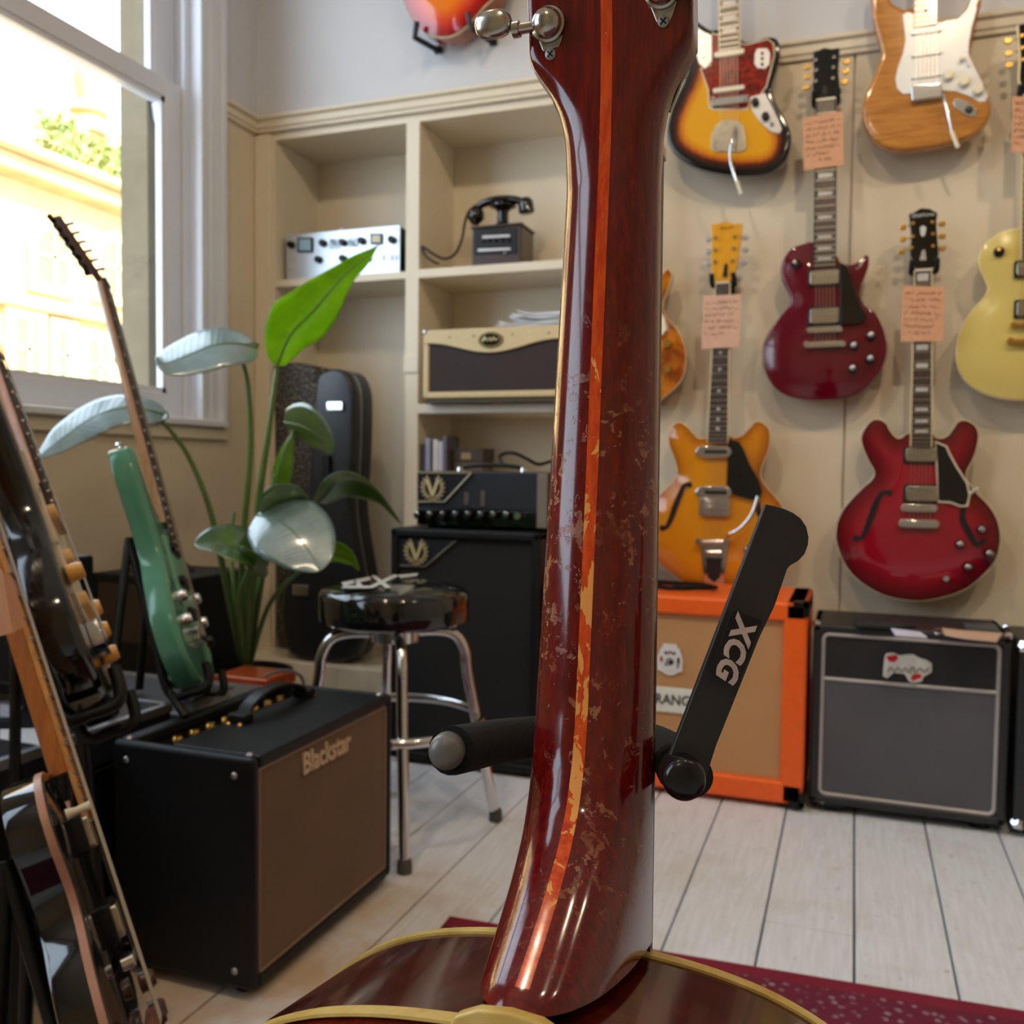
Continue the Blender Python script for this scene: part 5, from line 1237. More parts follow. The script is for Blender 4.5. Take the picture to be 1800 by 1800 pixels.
# ------------------------------------------------------------------ equipment stacked between the combo and the window
def left_stack():
    # black flight case with leaflets on it
    x0, x1, y0, y1, z1 = -1.80, -1.185, .92, 1.39, .405
    t = thing('flight_case', 'black flight case with metal edges covered in leaflets beside the black guitars', 'flight case', ((x0+x1)/2, (y0+y1)/2, 0))
    box('case_body', x0, x1, y0, y1, .02, z1-.07, M('black_laminate', (14, 14, 16), .3, var=.1), t, bevel=.004)
    box('lid', x0, x1, y0, y1, z1-.066, z1, M('slate_laminate', (30, 32, 40), .28, var=.1), t, bevel=.004)
    for a in ((x1-.012, x1+.002, y0-.001, y1+.001, z1-.014, z1+.002), (x0, x1, y0-.002, y0+.012, z1-.014, z1+.002), (x0, x1, y1-.012, y1+.002, z1-.014, z1+.002)): box('edge_strip', *a, STEEL, t)
    for x in (x0+.05, x1-.05):
        for y in (y0+.05, y1-.05): lathe('foot', [(.02, 0), (.02, .02)], (x, y, 0), (0, 0, 1), RUBBER, t, n=10)
    for i, (pts, c, n_) in enumerate(((((0,1284),(60,1282),(118,1296),(125,1302),(100,1316),(0,1300)), (214,216,222), 'large white leaflet lying on the flight case'), (((0,1236),(22,1232),(40,1246),(16,1262),(0,1262)), (186,196,224), 'bluish white leaflet lying at the edge of the flight case'), (((60,1222),(100,1228),(96,1242),(64,1240)), (200,204,214), 'small pale leaflet lying on the flight case behind the maple neck'))):
        o = prism('leaflet', [oz(x, y, z1+.002) for x, y in pts], (0, 0, .002+.001*i), M('leaflet_%d' % i, c, .5)); tag(o, n_, 'leaflet')
    # grey topped amplifier behind it that carries the green guitar
    x0, x1, y0, y1, z1 = -1.66, -1.160, 1.40, 1.66, .385
    t = thing('combo_amplifier', 'low grey-topped amplifier with chrome edge strip beneath the green guitar', 'amplifier', ((x0+x1)/2, (y0+y1)/2, 0))
    box('case', x0, x1, y0, y1, .015, z1, M('grey_brown_vinyl', (84, 78, 74), .5, var=.08, vs=20), t, bevel=.012, seg=3)
    box('edge_trim', x0+.02, x1-.02, y0-.003, y0+.01, z1-.05, z1-.038, CHROME, t); box('grille', x1-.008, x1+.002, y0+.03, y1-.03, .05, z1-.06, cloth('black_grille_cloth', (14, 15, 18), (28, 29, 33), 420), t)
    box('top_inlay', x0+.05, x1-.05, y0+.05, y1-.05, z1-.001, z1+.002, M('slate_top', (52, 54, 62), .4), t, bevel=.001)
    for x in (x0+.05, x1-.05):
        for y in (y0+.05, y1-.05): lathe('foot', [(.02, 0), (.02, .016)], (x, y, 0), (0, 0, 1), RUBBER, t, n=10)
    # amplifiers against the window wall
    def combo(px0, px1, py0, py1, y, D, lab, grm, strip, zf=0):
        a, b, c, d = B(px0, px1, py0, py1, y); zb = zf+.02; c = max(c, zb+.02)
        t = thing('combo_amplifier', lab, 'amplifier', ((a+b)/2, y, zf))
        box('case', a, b, y+.008, y+D, zb, d, TOLEX, t, bevel=.008, seg=3)
        e = .02
        for q_ in ((a, a+e, y, y+.02, zb, d), (b-e, b, y, y+.02, zb, d), (a, b, y, y+.02, d-e*1.2, d), (a, b, y, y+.02, zb, c)): box('front_frame', *q_, TOLEX, t, bevel=.006)
        box('grille', a+e, b-e, y+.004, y+.012, c, d-e, grm, t)
        if strip:
            box('control_strip', a+.01, b-.01, y-.004, y+.006, d-.046, d-.024, STEEL, t, bevel=.002)
            for i in range(7): lathe('knob', [(.009, 0), (.008, .014)], (a+.06+i*.045, y-.002, d-.075), (0, -1, 0), M('teal_knob', (70, 110, 110), .4), t, n=10)
        h = spline([(a+.10, y+D*.5, d), (a+.13, y+D*.5, d+.022), ((a+b)/2, y+D*.5, d+.028), (b-.13, y+D*.5, d+.022), (b-.10, y+D*.5, d)], 4); tube('carry_handle', h, .008, BLACK, t, n=8)
        for x in (a+.05, b-.05):
            for yy in (y+.03, y+D-.03): lathe('foot', [(.02, 0), (.02, .021)], (x, yy, zf), (0, 0, 1), RUBBER, t, n=10)
    RB = NT('ribbed_brown_grille'); wv = RB.n('ShaderNodeTexWave', bands_direction='Z'); wv.inputs['Scale'].default_value = 40; RB.l(RB.coord(), wv.inputs[0])
    RB.set(Base_Color=RB.ramp(wv.outputs['Fac'], [(.2, srgb(50, 38, 28)), (.8, srgb(78, 62, 46))]), Roughness=.8)
    combo(160, 330, 1012, 1132, 1.98, .28, 'black combo amplifier with ribbed brown grille behind the green guitar', RB.m, False)
    combo(-200, 66, 978, 1190, 1.25, .135, 'small black amplifier with silver control strip standing on the flight case', cloth('black_grille_cloth', (14, 15, 18), (28, 29, 33), 420), True, .4075)
left_stack()
def orange_tray():
    p = od(445, 1183, 2.35); z = p.z; x0, x1, y0, y1 = p.x-.075, p.x+.075, p.y-.05, p.y+.07
    t = thing('storage_box', 'flat orange-red wooden box behind the near combo amplifier', 'box', ((x0+x1)/2, (y0+y1)/2, 0))
    box('box_body', x0, x1, y0, y1, 0, z-.03, wood('orange_red_wood', (120, 44, 18), (206, 92, 40), 0, 10, 10, .3, .2), t, bevel=.004); box('lid', x0-.004, x1+.004, y0-.004, y1+.004, z-.03, z, wood('orange_red_wood', (120, 44, 18), (206, 92, 40)), t, bevel=.004)
    tube('latch_cord', spline([(x1-.02, y0+.02, z+.004), (x1+.03, y0+.03, z+.02), (x1+.06, y0+.06, z), (x1+.05, y0+.09, z-.05)], 5), .004, M('grey_cord', (110,104,98), .6), t, n=6)
orange_tray()

# ------------------------------------------------------------------ plant
def leaf_mat(name, a, b, tr):
    t = NT(name); out = t.t.nodes['Material Output']
    f = t.noise(t.coord(), 18, 3); c = t.ramp(f, [(.3, srgb(*a)), (.7, srgb(*b))])
    t.set(Base_Color=c, Roughness=.34, Coat_Weight=1.0, Coat_Roughness=.16, Coat_IOR=2.1); t.b.inputs['Specular IOR Level'].default_value = .8
    tl = t.n('ShaderNodeBsdfTranslucent'); t.l(t.mix(1.0, c, (1, 1, .5, 1), 'MULTIPLY'), tl.inputs[0]); tl.inputs[0].default_value = (*srgb(*b)[:3], 1)
    t.l(t.ramp(f, [(.3, srgb(150, 186, 8)), (.7, srgb(172, 208, 20))]), tl.inputs[0])
    mx = t.n('ShaderNodeMixShader'); mx.inputs[0].default_value = tr
    t.l(t.b.outputs[0], mx.inputs[1]); t.l(tl.outputs[0], mx.inputs[2]); t.l(mx.outputs[0], out.inputs[0])
    at = t.n('ShaderNodeAttribute', attribute_name='edge_distance')
    w = t.n('ShaderNodeMath', operation='SINE'); t.l(at.outputs['Fac'], w.inputs[0]); t.bump(w.outputs[0], .14, .003)
    return t.m
LG = leaf_mat('strelitzia_leaf', (34, 74, 14), (60, 104, 22), .18)
LB = leaf_mat('young_leaf', (104, 150, 12), (130, 180, 20), .7)
LP = leaf_mat('sky_sheen_leaf', (104, 134, 138), (132, 160, 168), .12)  # pale blue is the sky's reflection painted into the leaf's base colour
STM = M('green_stem', (92, 118, 60), .4, var=.15, vs=20)
def plant():
    base = od(432, 1170, 2.60); base.z = .28
    t = thing('potted_plant', 'tall bird of paradise plant with broad arching leaves by the window', 'plant', (base.x, base.y, 0))
    lathe('pot', [(.09, 0), (.105, .02), (.122, .24), (.13, .26), (.13, .28), (.118, .28), (.115, .25)], (base.x, base.y, 0), (0, 0, 1), M('dark_grey_pot', (44, 42, 42), .5), t, n=28)
    lathe('soil', [(.115, 0), (.0, .012)], (base.x, base.y, .25), (0, 0, 1), M('soil', (40, 28, 20), .95, var=.3, vs=60), t, n=20)
    def leaf(mid, side, w, mat, fold=.25, droop=0, nm='leaf', shape=1.0, taper=False):
        """mid: midrib (px, py, depth); side: half-blade direction (dx px, dy px, d depth m) at full width w px"""
        S = spline([od(*p) for p in mid], 6); n = len(S); m0 = mid[len(mid)//2]
        sky = side == 'sky'        # blade turned so that its upper face catches the window
        sv = Vector() if sky else od(m0[0]+side[0]*w, m0[1]+side[1]*w, m0[2]+side[2])-od(*m0)
        V, Fc, A = [], [], []; K = 5
        for i, p in enumerate(S):
            u = i/(n-1); ww = (math.sin(math.pi*min(1, u**(.62*shape)*1.0))**.75) if 0 < u < 1 else .02
            if taper and 0 < u < 1: ww = (u/.3)**.6 if u < .3 else max(0, 1-(u-.3)/.7)**1.35+.04*math.sin(18*u)
            tg = (S[min(i+1, n-1)]-S[max(i-1, 0)]).normalized()
            if sky:
                nn = ((CAM-p).normalized()+(Vector((XL, 1.75, 2.75))-p).normalized()).normalized(); sv = nn.cross(tg).normalized()*(w*m0[2]/FPX)
            s_ = sv-tg*sv.dot(tg); nr = tg.cross(s_.normalized()) if s_.length else Vector((0, 0, 1))
            for k in range(-K, K+1):
                f = k/K; V.append(p+s_*(f*ww)+nr*(abs(f)**1.3*fold*s_.length*ww)+Vector((0, 0, -droop*f*f*ww*ww*s_.length))); A.append(u*130+abs(f)*14)
        r_ = 2*K+1
        for i in range(n-1):
            for k in range(2*K): Fc.append((i*r_+k, i*r_+k+1, (i+1)*r_+k+1, (i+1)*r_+k))
        lf = mesh(nm, V, Fc, mat, t, smooth=True, ang=180, attr=A)
        s = lf.modifiers.new('thick', 'SOLIDIFY'); s.thickness = .0012
        tubes('midrib', [(S[::2]+[S[-1]], [max(.0006, .0032*(1-i/(n/2+1))) for i in range(len(S[::2])+1)])], STM, lf, n=5)
        return lf
    def stem(pts, r0, r1):
        S = spline([base+Vector((0, 0, -.03))]+[od(*p) for p in pts], 7); n = len(S)
        tube('stem', S, [r0+(r1-r0)*i/(n-1) for i in range(n)], STM, t, n=8)
    stem([(440,1050,2.40),(455,880,2.38),(472,760,2.36),(487,648,2.34)], .013, .006)
    stem([(425,1000,2.36),(440,800,2.30),(436,680,2.27),(424,630,2.25)], .010, .005)
    stem([(400,1040,2.36),(370,900,2.30),(330,800,2.26),(284,738,2.22)], .010, .0045)
    stem([(445,1040,2.38),(470,900,2.36),(484,830,2.36)], .010, .005)
    stem([(455,1050,2.42),(480,900,2.46),(515,770,2.48),(508,742,2.48)], .010, .005)
    stem([(450,1060,2.44),(480,960,2.42),(530,900,2.40),(562,880,2.38)], .010, .005)
    stem([(435,1060,2.36),(446,960,2.30),(462,905,2.26)], .010, .006)
    stem([(420,1070,2.34),(430,1020,2.28),(448,985,2.24)], .009, .005)
    stem([(470,1070,2.40),(520,1010,2.36),(560,985,2.32)], .008, .004)
    stem([(415,1060,2.42),(405,960,2.44),(412,900,2.46)], .009, .004)
    leaf([(487,645,2.34),(510,590,2.32),(553,545,2.30),(600,490,2.28),(640,455,2.26),(673,424,2.24)], (.82,.58,.06), 54, LB, .18, taper=True)
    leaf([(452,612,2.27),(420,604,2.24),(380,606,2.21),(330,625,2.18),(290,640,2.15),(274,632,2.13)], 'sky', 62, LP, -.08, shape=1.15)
    leaf([(424,630,2.25),(440,618,2.27),(456,606,2.29)], (.4,.8,.02), 16, LG, .2)
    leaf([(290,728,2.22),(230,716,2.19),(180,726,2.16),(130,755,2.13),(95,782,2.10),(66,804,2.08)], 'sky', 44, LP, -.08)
    leaf([(284,740,2.22),(268,724,2.25),(250,712,2.28)], (.7,-.7,.02), 19, LG, .2)
    leaf([(484,868,2.36),(490,830,2.34),(500,795,2.33),(513,762,2.32)], (.9,.3,-.02), 19, LB, .3)
    leaf([(500,742,2.48),(530,748,2.44),(560,765,2.41),(588,795,2.38)], (-.35,.9,.05), 34, LG, .2, shape=1.1)
    leaf([(556,884,2.38),(590,852,2.36),(630,845,2.34),(670,868,2.32),(706,920,2.30)], (.2,.95,.06), 26, LG, -.25)
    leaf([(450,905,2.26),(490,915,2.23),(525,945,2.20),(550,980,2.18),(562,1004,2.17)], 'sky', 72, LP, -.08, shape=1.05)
    leaf([(458,905,2.27),(490,888,2.29),(520,885,2.31),(548,898,2.33)], (.1,.95,.08), 24, LG, .2)
    leaf([(455,985,2.24),(420,965,2.22),(380,955,2.20),(342,958,2.18)], (-.1,.95,-.06), 34, LG, .2, shape=1.2)
    leaf([(556,985,2.32),(585,975,2.30),(612,982,2.28),(632,1004,2.27)], (.0,.95,.03), 20, LB, .25)
    leaf([(445,1010,2.24),(440,985,2.20),(425,960,2.17)], (.9,.2,-.03), 24, LG, .25)
plant()
# ------------------------------------------------------------------ guitars on stands by the window, seen edge-on
STRAT = [(0,0),(.08,.004),(.135,.04),(.16,.10),(.15,.165),(.122,.215),(.118,.25),(.135,.30),(.152,.345),(.156,.385),(.14,.40),(.115,.382),(.08,.345),(.045,.335),(.0,.34),(-.045,.345),(-.085,.37),(-.11,.42),(-.135,.458),(-.153,.455),(-.156,.41),(-.14,.35),(-.122,.29),(-.122,.24),(-.148,.18),(-.165,.11),(-.145,.045),(-.08,.004)]
SINGLE = [(0,0),(.075,.004),(.13,.035),(.163,.09),(.163,.14),(.14,.19),(.115,.225),(.108,.255),(.122,.29),(.138,.325),(.140,.35),(.125,.352),(.10,.33),(.07,.328),(.04,.345),(.03,.37),(-.03,.375),(-.07,.375),(-.105,.362),(-.128,.335),(-.13,.30),(-.112,.255),(-.118,.22),(-.145,.185),(-.165,.135),(-.163,.09),(-.13,.035),(-.075,.004)]
def edge_frame(bot, top, Zb, Zt, turn):
    """frame of a guitar standing edge-on: L along its length, T out of its front, Wd across the body, away from the camera"""
    b, tp = od(*bot, Zb), od(*top, Zt); L = (tp-b).normalized()
    vw = ray((bot[0]+top[0])/2, (bot[1]+top[1])/2).normalized(); rr = (RT-vw*RT.dot(vw)).normalized(); T0 = rr*math.cos(turn)-vw*math.sin(turn); T = (T0-L*T0.dot(L)).normalized(); Wd = L.cross(T)
    if Wd.dot(FW) < 0: Wd = -Wd
    return b, L, T, Wd
def edge_guitar(lab, bot, top, Zb, Zt, turn, outline, th, mat, frontmat, neckcfg, bind=None, dome=0, r=.006):
    b, L, T, Wd = edge_frame(bot, top, Zb, Zt, turn)
    mp = lambda a, z, d: b+Wd*a+L*z-T*d
    g = thing('electric_guitar', lab, 'guitar', b, 'guitars on stands by the window')
    body('body', outline, mp, th, frontmat, g, dome=dome, r=r, sidemat=mat, bind=bind)
    return g, mp, b, L, T, Wd
def edge_stand(lab, b, L, T, Wd, th, seat=0, wid=.11, back=.34, zfloor=0, mat=None, fwd=.0):
    """black tubular A-frame stand: two padded hooks under the body, back rest and splayed legs down to what it stands on"""
    m_ = mat or BLACK; t = thing('guitar_stand', lab, 'guitar stand', Vector((b.x, b.y, zfloor)), 'guitar stands')
    for s in (-1, 1):
        a = b+Wd*(s*wid*.8)+L*(.004+.012*0)
        hk = [a-T*(th+.012)+L*.30, a-T*(th+.014)+L*.10, a-T*(th+.012)-L*.004, a-T*(th*.5)-L*.016, a+T*.012-L*.012, a+T*.018+L*.03]
        tube('cradle_arm', spline(hk, 5), .0085, m_, t, n=8)
        f = Vector((a.x, a.y, zfloor))-Vector((T.x, T.y, 0))*(.02)+Vector((Wd.x, Wd.y, 0))*s*.03
        tube('leg', [a-T*(th+.012)-L*.004, Vector((f.x, f.y, zfloor+.008))+Vector((T.x, T.y, 0))*fwd], .008, m_, t, n=8)
        tube('leg', [a-T*(th+.012)+L*.30, Vector((f.x, f.y, zfloor+.008))-Vector((T.x, T.y, 0))*.14], .008, m_, t, n=8)
    tube('cross_bar', [b+Wd*(-wid*.8)-T*(th+.013)+L*.20, b+Wd*(wid*.8)-T*(th+.013)+L*.20], .007, m_, t, n=8)
    tube('cross_bar', [b+Wd*(-wid*.8)-T*(th+.013)+L*.02, b+Wd*(wid*.8)-T*(th+.013)+L*.02], .007, m_, t, n=8)
    return t
def edge_neck(g, mp, z0, z1, w0, w1, boardm, neckm, rise=.012, hl=.17, tilt=.22, headm=None, tuners=True, side6=True, frets=21):
    """neck from body (z0) to nut (z1), board on the front side, headstock tilted back"""
    V = []
    n = 10; Fc = []; prof = [(-1, .0), (-.85, .55), (-.5, .9), (0, 1.0), (.5, .9), (.85, .55), (1, .0)]
    for i in range(n+1):
        u = i/n; z = z0+(z1-z0)*u; w = (w0+(w1-w0)*u)/2; tk = .021-.004*u
        for a, d in prof: V.append(mp(a*w, z, -rise+.006+d*tk))
    m_ = len(prof)
    for i in range(n):
        for k in range(m_-1): Fc.append((i*m_+k, i*m_+k+1, (i+1)*m_+k+1, (i+1)*m_+k))
        Fc.append((i*m_, (i+1)*m_, (i+1)*m_+m_-1, i*m_+m_-1))
    Fc += [tuple(range(m_)), tuple(range(n*m_, n*m_+m_))]
    nk_ = mesh('neck', V, Fc, neckm, g, smooth=True, ang=50)
    bo = slab('fretboard', [(-w0/2, z0-.06), (w0/2, z0-.06), (w1/2, z1), (-w1/2, z1)], -rise, -rise+.006, mp, boardm, g, bevel=.0008)
    full = (z1-z0+.06)/(1-2**(-frets/12)); V, Fc = [], []
    for k in range(1, frets+1):
        s = full*(1-2**(-k/12)); z = z1-s; w = (w1+(w0-w1)*s/(z1-z0+.06))/2; q = len(V)
        V += [mp(a, zz, d) for a, zz, d in ((-w-.0006, z-.0012, -rise-.0018), (w, z-.0012, -rise-.0018), (w, z+.0012, -rise-.0018), (-w-.0006, z+.0012, -rise-.0018), (-w-.0006, z-.0012, -rise+.002), (w, z-.0012, -rise+.002), (w, z+.0012, -rise+.002), (-w-.0006, z+.0012, -rise+.002))]
        Fc += [tuple(i+q for i in f) for f in BF]
    mesh('frets', V, Fc, NICKF, bo, kind='stuff')
    slab('nut', [(-w1/2, z1), (w1/2, z1), (w1/2, z1+.004), (-w1/2, z1+.004)], -rise-.003, -rise+.004, mp, BLACK, g, bevel=0)
    hp = [(-w1/2, z1, 0), (w1/2, z1, 0), (.035, z1+.035, 0), (.042, z1+hl*.85, 0), (.02, z1+hl, 0), (-.03, z1+hl*.96, 0), (-.036, z1+.05, 0)]
    off = lambda z: -rise+.002+(z-z1)*tilt
    V = [mp(a, z, off(z)) for a, z, _ in hp]+[mp(a, z, off(z)+.015) for a, z, _ in hp]; k_ = len(hp)
    h = mesh('headstock', V, [tuple(range(k_)), tuple(range(2*k_-1, k_-1, -1))]+[(i, (i+1) % k_, k_+(i+1) % k_, k_+i) for i in range(k_)], headm or neckm, g, bevel=.002)
    if tuners:
        for i in range(6):
            z = z1+.03+i*(hl-.05)/5
            tube('tuner_post', [mp(-.012, z, off(z)+.002), mp(-.012, z, off(z)-.016)], .004, CHROME, h, n=8)
            tube('tuner_button', [mp(-.03, z, off(z)+.02), mp(-.052, z, off(z)+.022)], .0065, GBLACK if side6 else CHROME, h, n=8)
            tube('tuner_gear', [mp(-.012, z, off(z)+.014), mp(-.012, z, off(z)+.026)], .0085, GBLACK, h, n=10)
    return nk_
def green_guitar():
    GR = M('sea_green_lacquer', (80, 140, 116), .16, coat=.5, var=.06, vs=5)
    g, mp, b, L, T, Wd = edge_guitar('sea green electric guitar on a stand with its neck crossing the window', (367, 1206), (170, 470), 1.80, 1.98, math.radians(13), STRAT, .045, GR, GR, None, r=.010)
    edge_neck(g, mp, .335, .885, .056, .042, ROSEW, wood('pale_maple_neck', (150, 104, 62), (190, 140, 92), 2, 8, 10, .3, .2), headm=M('dark_walnut_head', (70, 40, 28), .4), tilt=.30, hl=.17)
    slab('pickguard', [(-.07,.30),(.06,.32),(.10,.27),(.11,.16),(.12,.07),(.08,.05),(.04,.11),(-.06,.13)], -.003, .001, mp, M('mint_pickguard', (120, 170, 140), .3), g)
    for z in (.28, .21, .145): slab('pickup', rrect(-.04, .04, z-.01, z+.01, .008), -.012, 0, mp, BLACK, g)
    slab('bridge', rrect(-.042, .042, .085, .115, .004), -.014, 0, mp, CHROME, g)
    for i, (a, z) in enumerate(((-.10, .12), (-.08, .17), (.10, .10), (.09, .14), (.08, .19))): lathe('knob', [(.011, 0), (.011, .014), (.008, .018)], mp(a, z, 0), T, CHROME if i != 2 else BLACK, g, n=14)
    lathe('strap_button', [(.004, 0), (.004, .008), (.008, .010), (.006, .014)], mp(-.145, .458, .022), L, CHROME, g, n=12)
    lathe('strap_button', [(.004, 0), (.004, .008), (.008, .010), (.006, .014)], mp(0, .0, .022), -L, CHROME, g, n=12)
    tubes('strings', [([mp(-.02+.008*i, .10, -.016), mp(-.016+.0064*i, .865, -.015)], .0005) for i in range(6)], NICKF, g, n=4, kind='stuff')
    edge_stand('black tubular stand cradling the sea green guitar', b, L, T, Wd, .045, zfloor=.387)
green_guitar()
def black_double_cut():
    BK = M('black_lacquer_body', (9, 9, 10), .12, coat=.5, var=.05)
    g, mp, b, L, T, Wd = edge_guitar('black electric guitar with aged white pickguard and amber knobs on a stand', (205, 1245), (8, 690), 1.25, 1.36, math.radians(10), STRAT, .045, BK, BK, None, r=.010)
    AW = M('aged_white_plastic', (214, 200, 176), .4, var=.08, vs=20); AK = M('amber_plastic', (222, 164, 74), .3)
    edge_neck(g, mp, .335, .83, .056, .042, ROSEW, wood('honey_maple_neck', (172, 104, 48), (206, 138, 70), 2, 8, 10, .3, .2), headm=MAPLE)
    slab('pickguard', [(-.09,.36),(-.06,.33),(.05,.33),(.11,.33),(.12,.28),(.105,.20),(.125,.10),(.12,.06),(.07,.07),(.045,.12),(-.045,.125),(-.075,.15),(-.085,.22),(-.075,.28)], -.004, .001, mp, AW, g)
    for z in (.285, .215, .15): slab('pickup', rrect(-.042, .042, z-.011, z+.011, .009), -.014, 0, mp, M('amber_pickup_cover', (206, 168, 112), .4), g)
    slab('bridge', rrect(-.042, .042, .082, .118, .004), -.016, 0, mp, CHROME, g)
    for i, (a, z) in enumerate(((-.075, .175), (.075, .155), (.095, .125), (.105, .09))): lathe('knob', [(.013, 0), (.012, .014), (.010, .020)], mp(a*.8-.02, z, -.003), T, AK, g, n=16)
    for a, z in ((-.085,.30),(-.086,.22),(-.07,.13)): lathe('screw', [(.0035, 0), (.002, .002)], mp(a, z, -.004), T, STEEL, g, n=8)
    lathe('strap_button', [(.004, 0), (.004, .008), (.008, .010), (.006, .014)], mp(-.145, .458, .022), L, CHROME, g, n=12)
    tubes('strings', [([mp(-.02+.008*i, .10, -.017), mp(-.016+.0064*i, .83, -.015)], .0005) for i in range(6)], NICKF, g, n=4, kind='stuff')
    edge_stand('black tubular stand cradling the black guitar with the white pickguard', b, L, T, Wd, .045, zfloor=0)
black_double_cut()
def black_single_cut():
    BK = M('gloss_black_body', (7, 7, 8), .07, coat=.6, var=.05); BD = M('aged_pink_binding', (176, 128, 108), .4)
    g, mp, b, L, T, Wd = edge_guitar('glossy black single-cutaway guitar with aged binding and maple neck in the corner', (290, 1940), (10, 1060), 1.0, 1.08, math.radians(4), SINGLE, .05, BK, BK, None, bind=BD, dome=.008, r=.003)
    edge_neck(g, mp, .37, .82, .056, .043, MAPLE, wood('orange_maple_neck', (148, 78, 28), (186, 108, 46), 2, 8, 10, .3, .2), rise=.016, hl=.16)
    for z in (.30, .20): 
        slab('pickup_ring', rrect(-.046, .046, z-.022, z+.022, .004), -.010, .004, mp, BLACK, g); slab('pickup', rrect(-.038, .038, z-.018, z+.018, .004), -.016, 0, mp, NICKEL, g)
    slab('bridge', rrect(-.05, .05, .150, .164, .004), -.018, -.004, mp, CHROME, g)
    slab('trapeze_tailpiece', [(-.042,.09),(.042,.09),(.036,.018),(-.036,.018)], -.016, -.006, mp, M('brown_tailpiece', (130, 84, 68), .45, var=.2, vs=40), g)
    for a, z in ((-.10,.11),(-.08,.07),(-.12,.07),(-.095,.035)): lathe('knob', [(.013, 0), (.012, .013), (.009, .018)], mp(a*-1, z, -.004), T, M('dark_amber_knob', (70, 40, 24), .3), g, n=14)
    lathe('toggle', [(.006, 0), (.004, .01), (.005, .024)], mp(-.09, .325, -.002), T, CREAMP, g, n=10)
    slab('pickguard', [(.045,.31),(.085,.28),(.10,.20),(.085,.15),(.045,.15)], -.014, -.010, mp, GBLACK, g)
    tubes('strings', [([mp(-.022+.009*i, .08, -.021), mp(-.016+.0064*i, .82, -.019)], .0006) for i in range(6)], NICKF, g, n=4, kind='stuff')
    edge_stand('black tubular stand cradling the glossy black single-cutaway guitar', b, L, T, Wd, .05, zfloor=0)
    # folded tag hanging on the neck
    p = od(4, 1060, 1.03); t = thing('price_tag', 'folded brown price tag hanging on the maple neck in the corner', 'price tag', p, 'handwritten price tags')
    q = lambda x, y, z=1.02: od(x, y, z)
    prism('card', [q(-24,975), q(5,1005), q(22,1112), q(-6,1120)], FW*.001, KRAFT, t); prism('card', [q(5,1005), q(19,1012,1.04), q(43,1100,1.05), q(22,1113)], FW*.001, KRAFT, t)
black_single_cut()
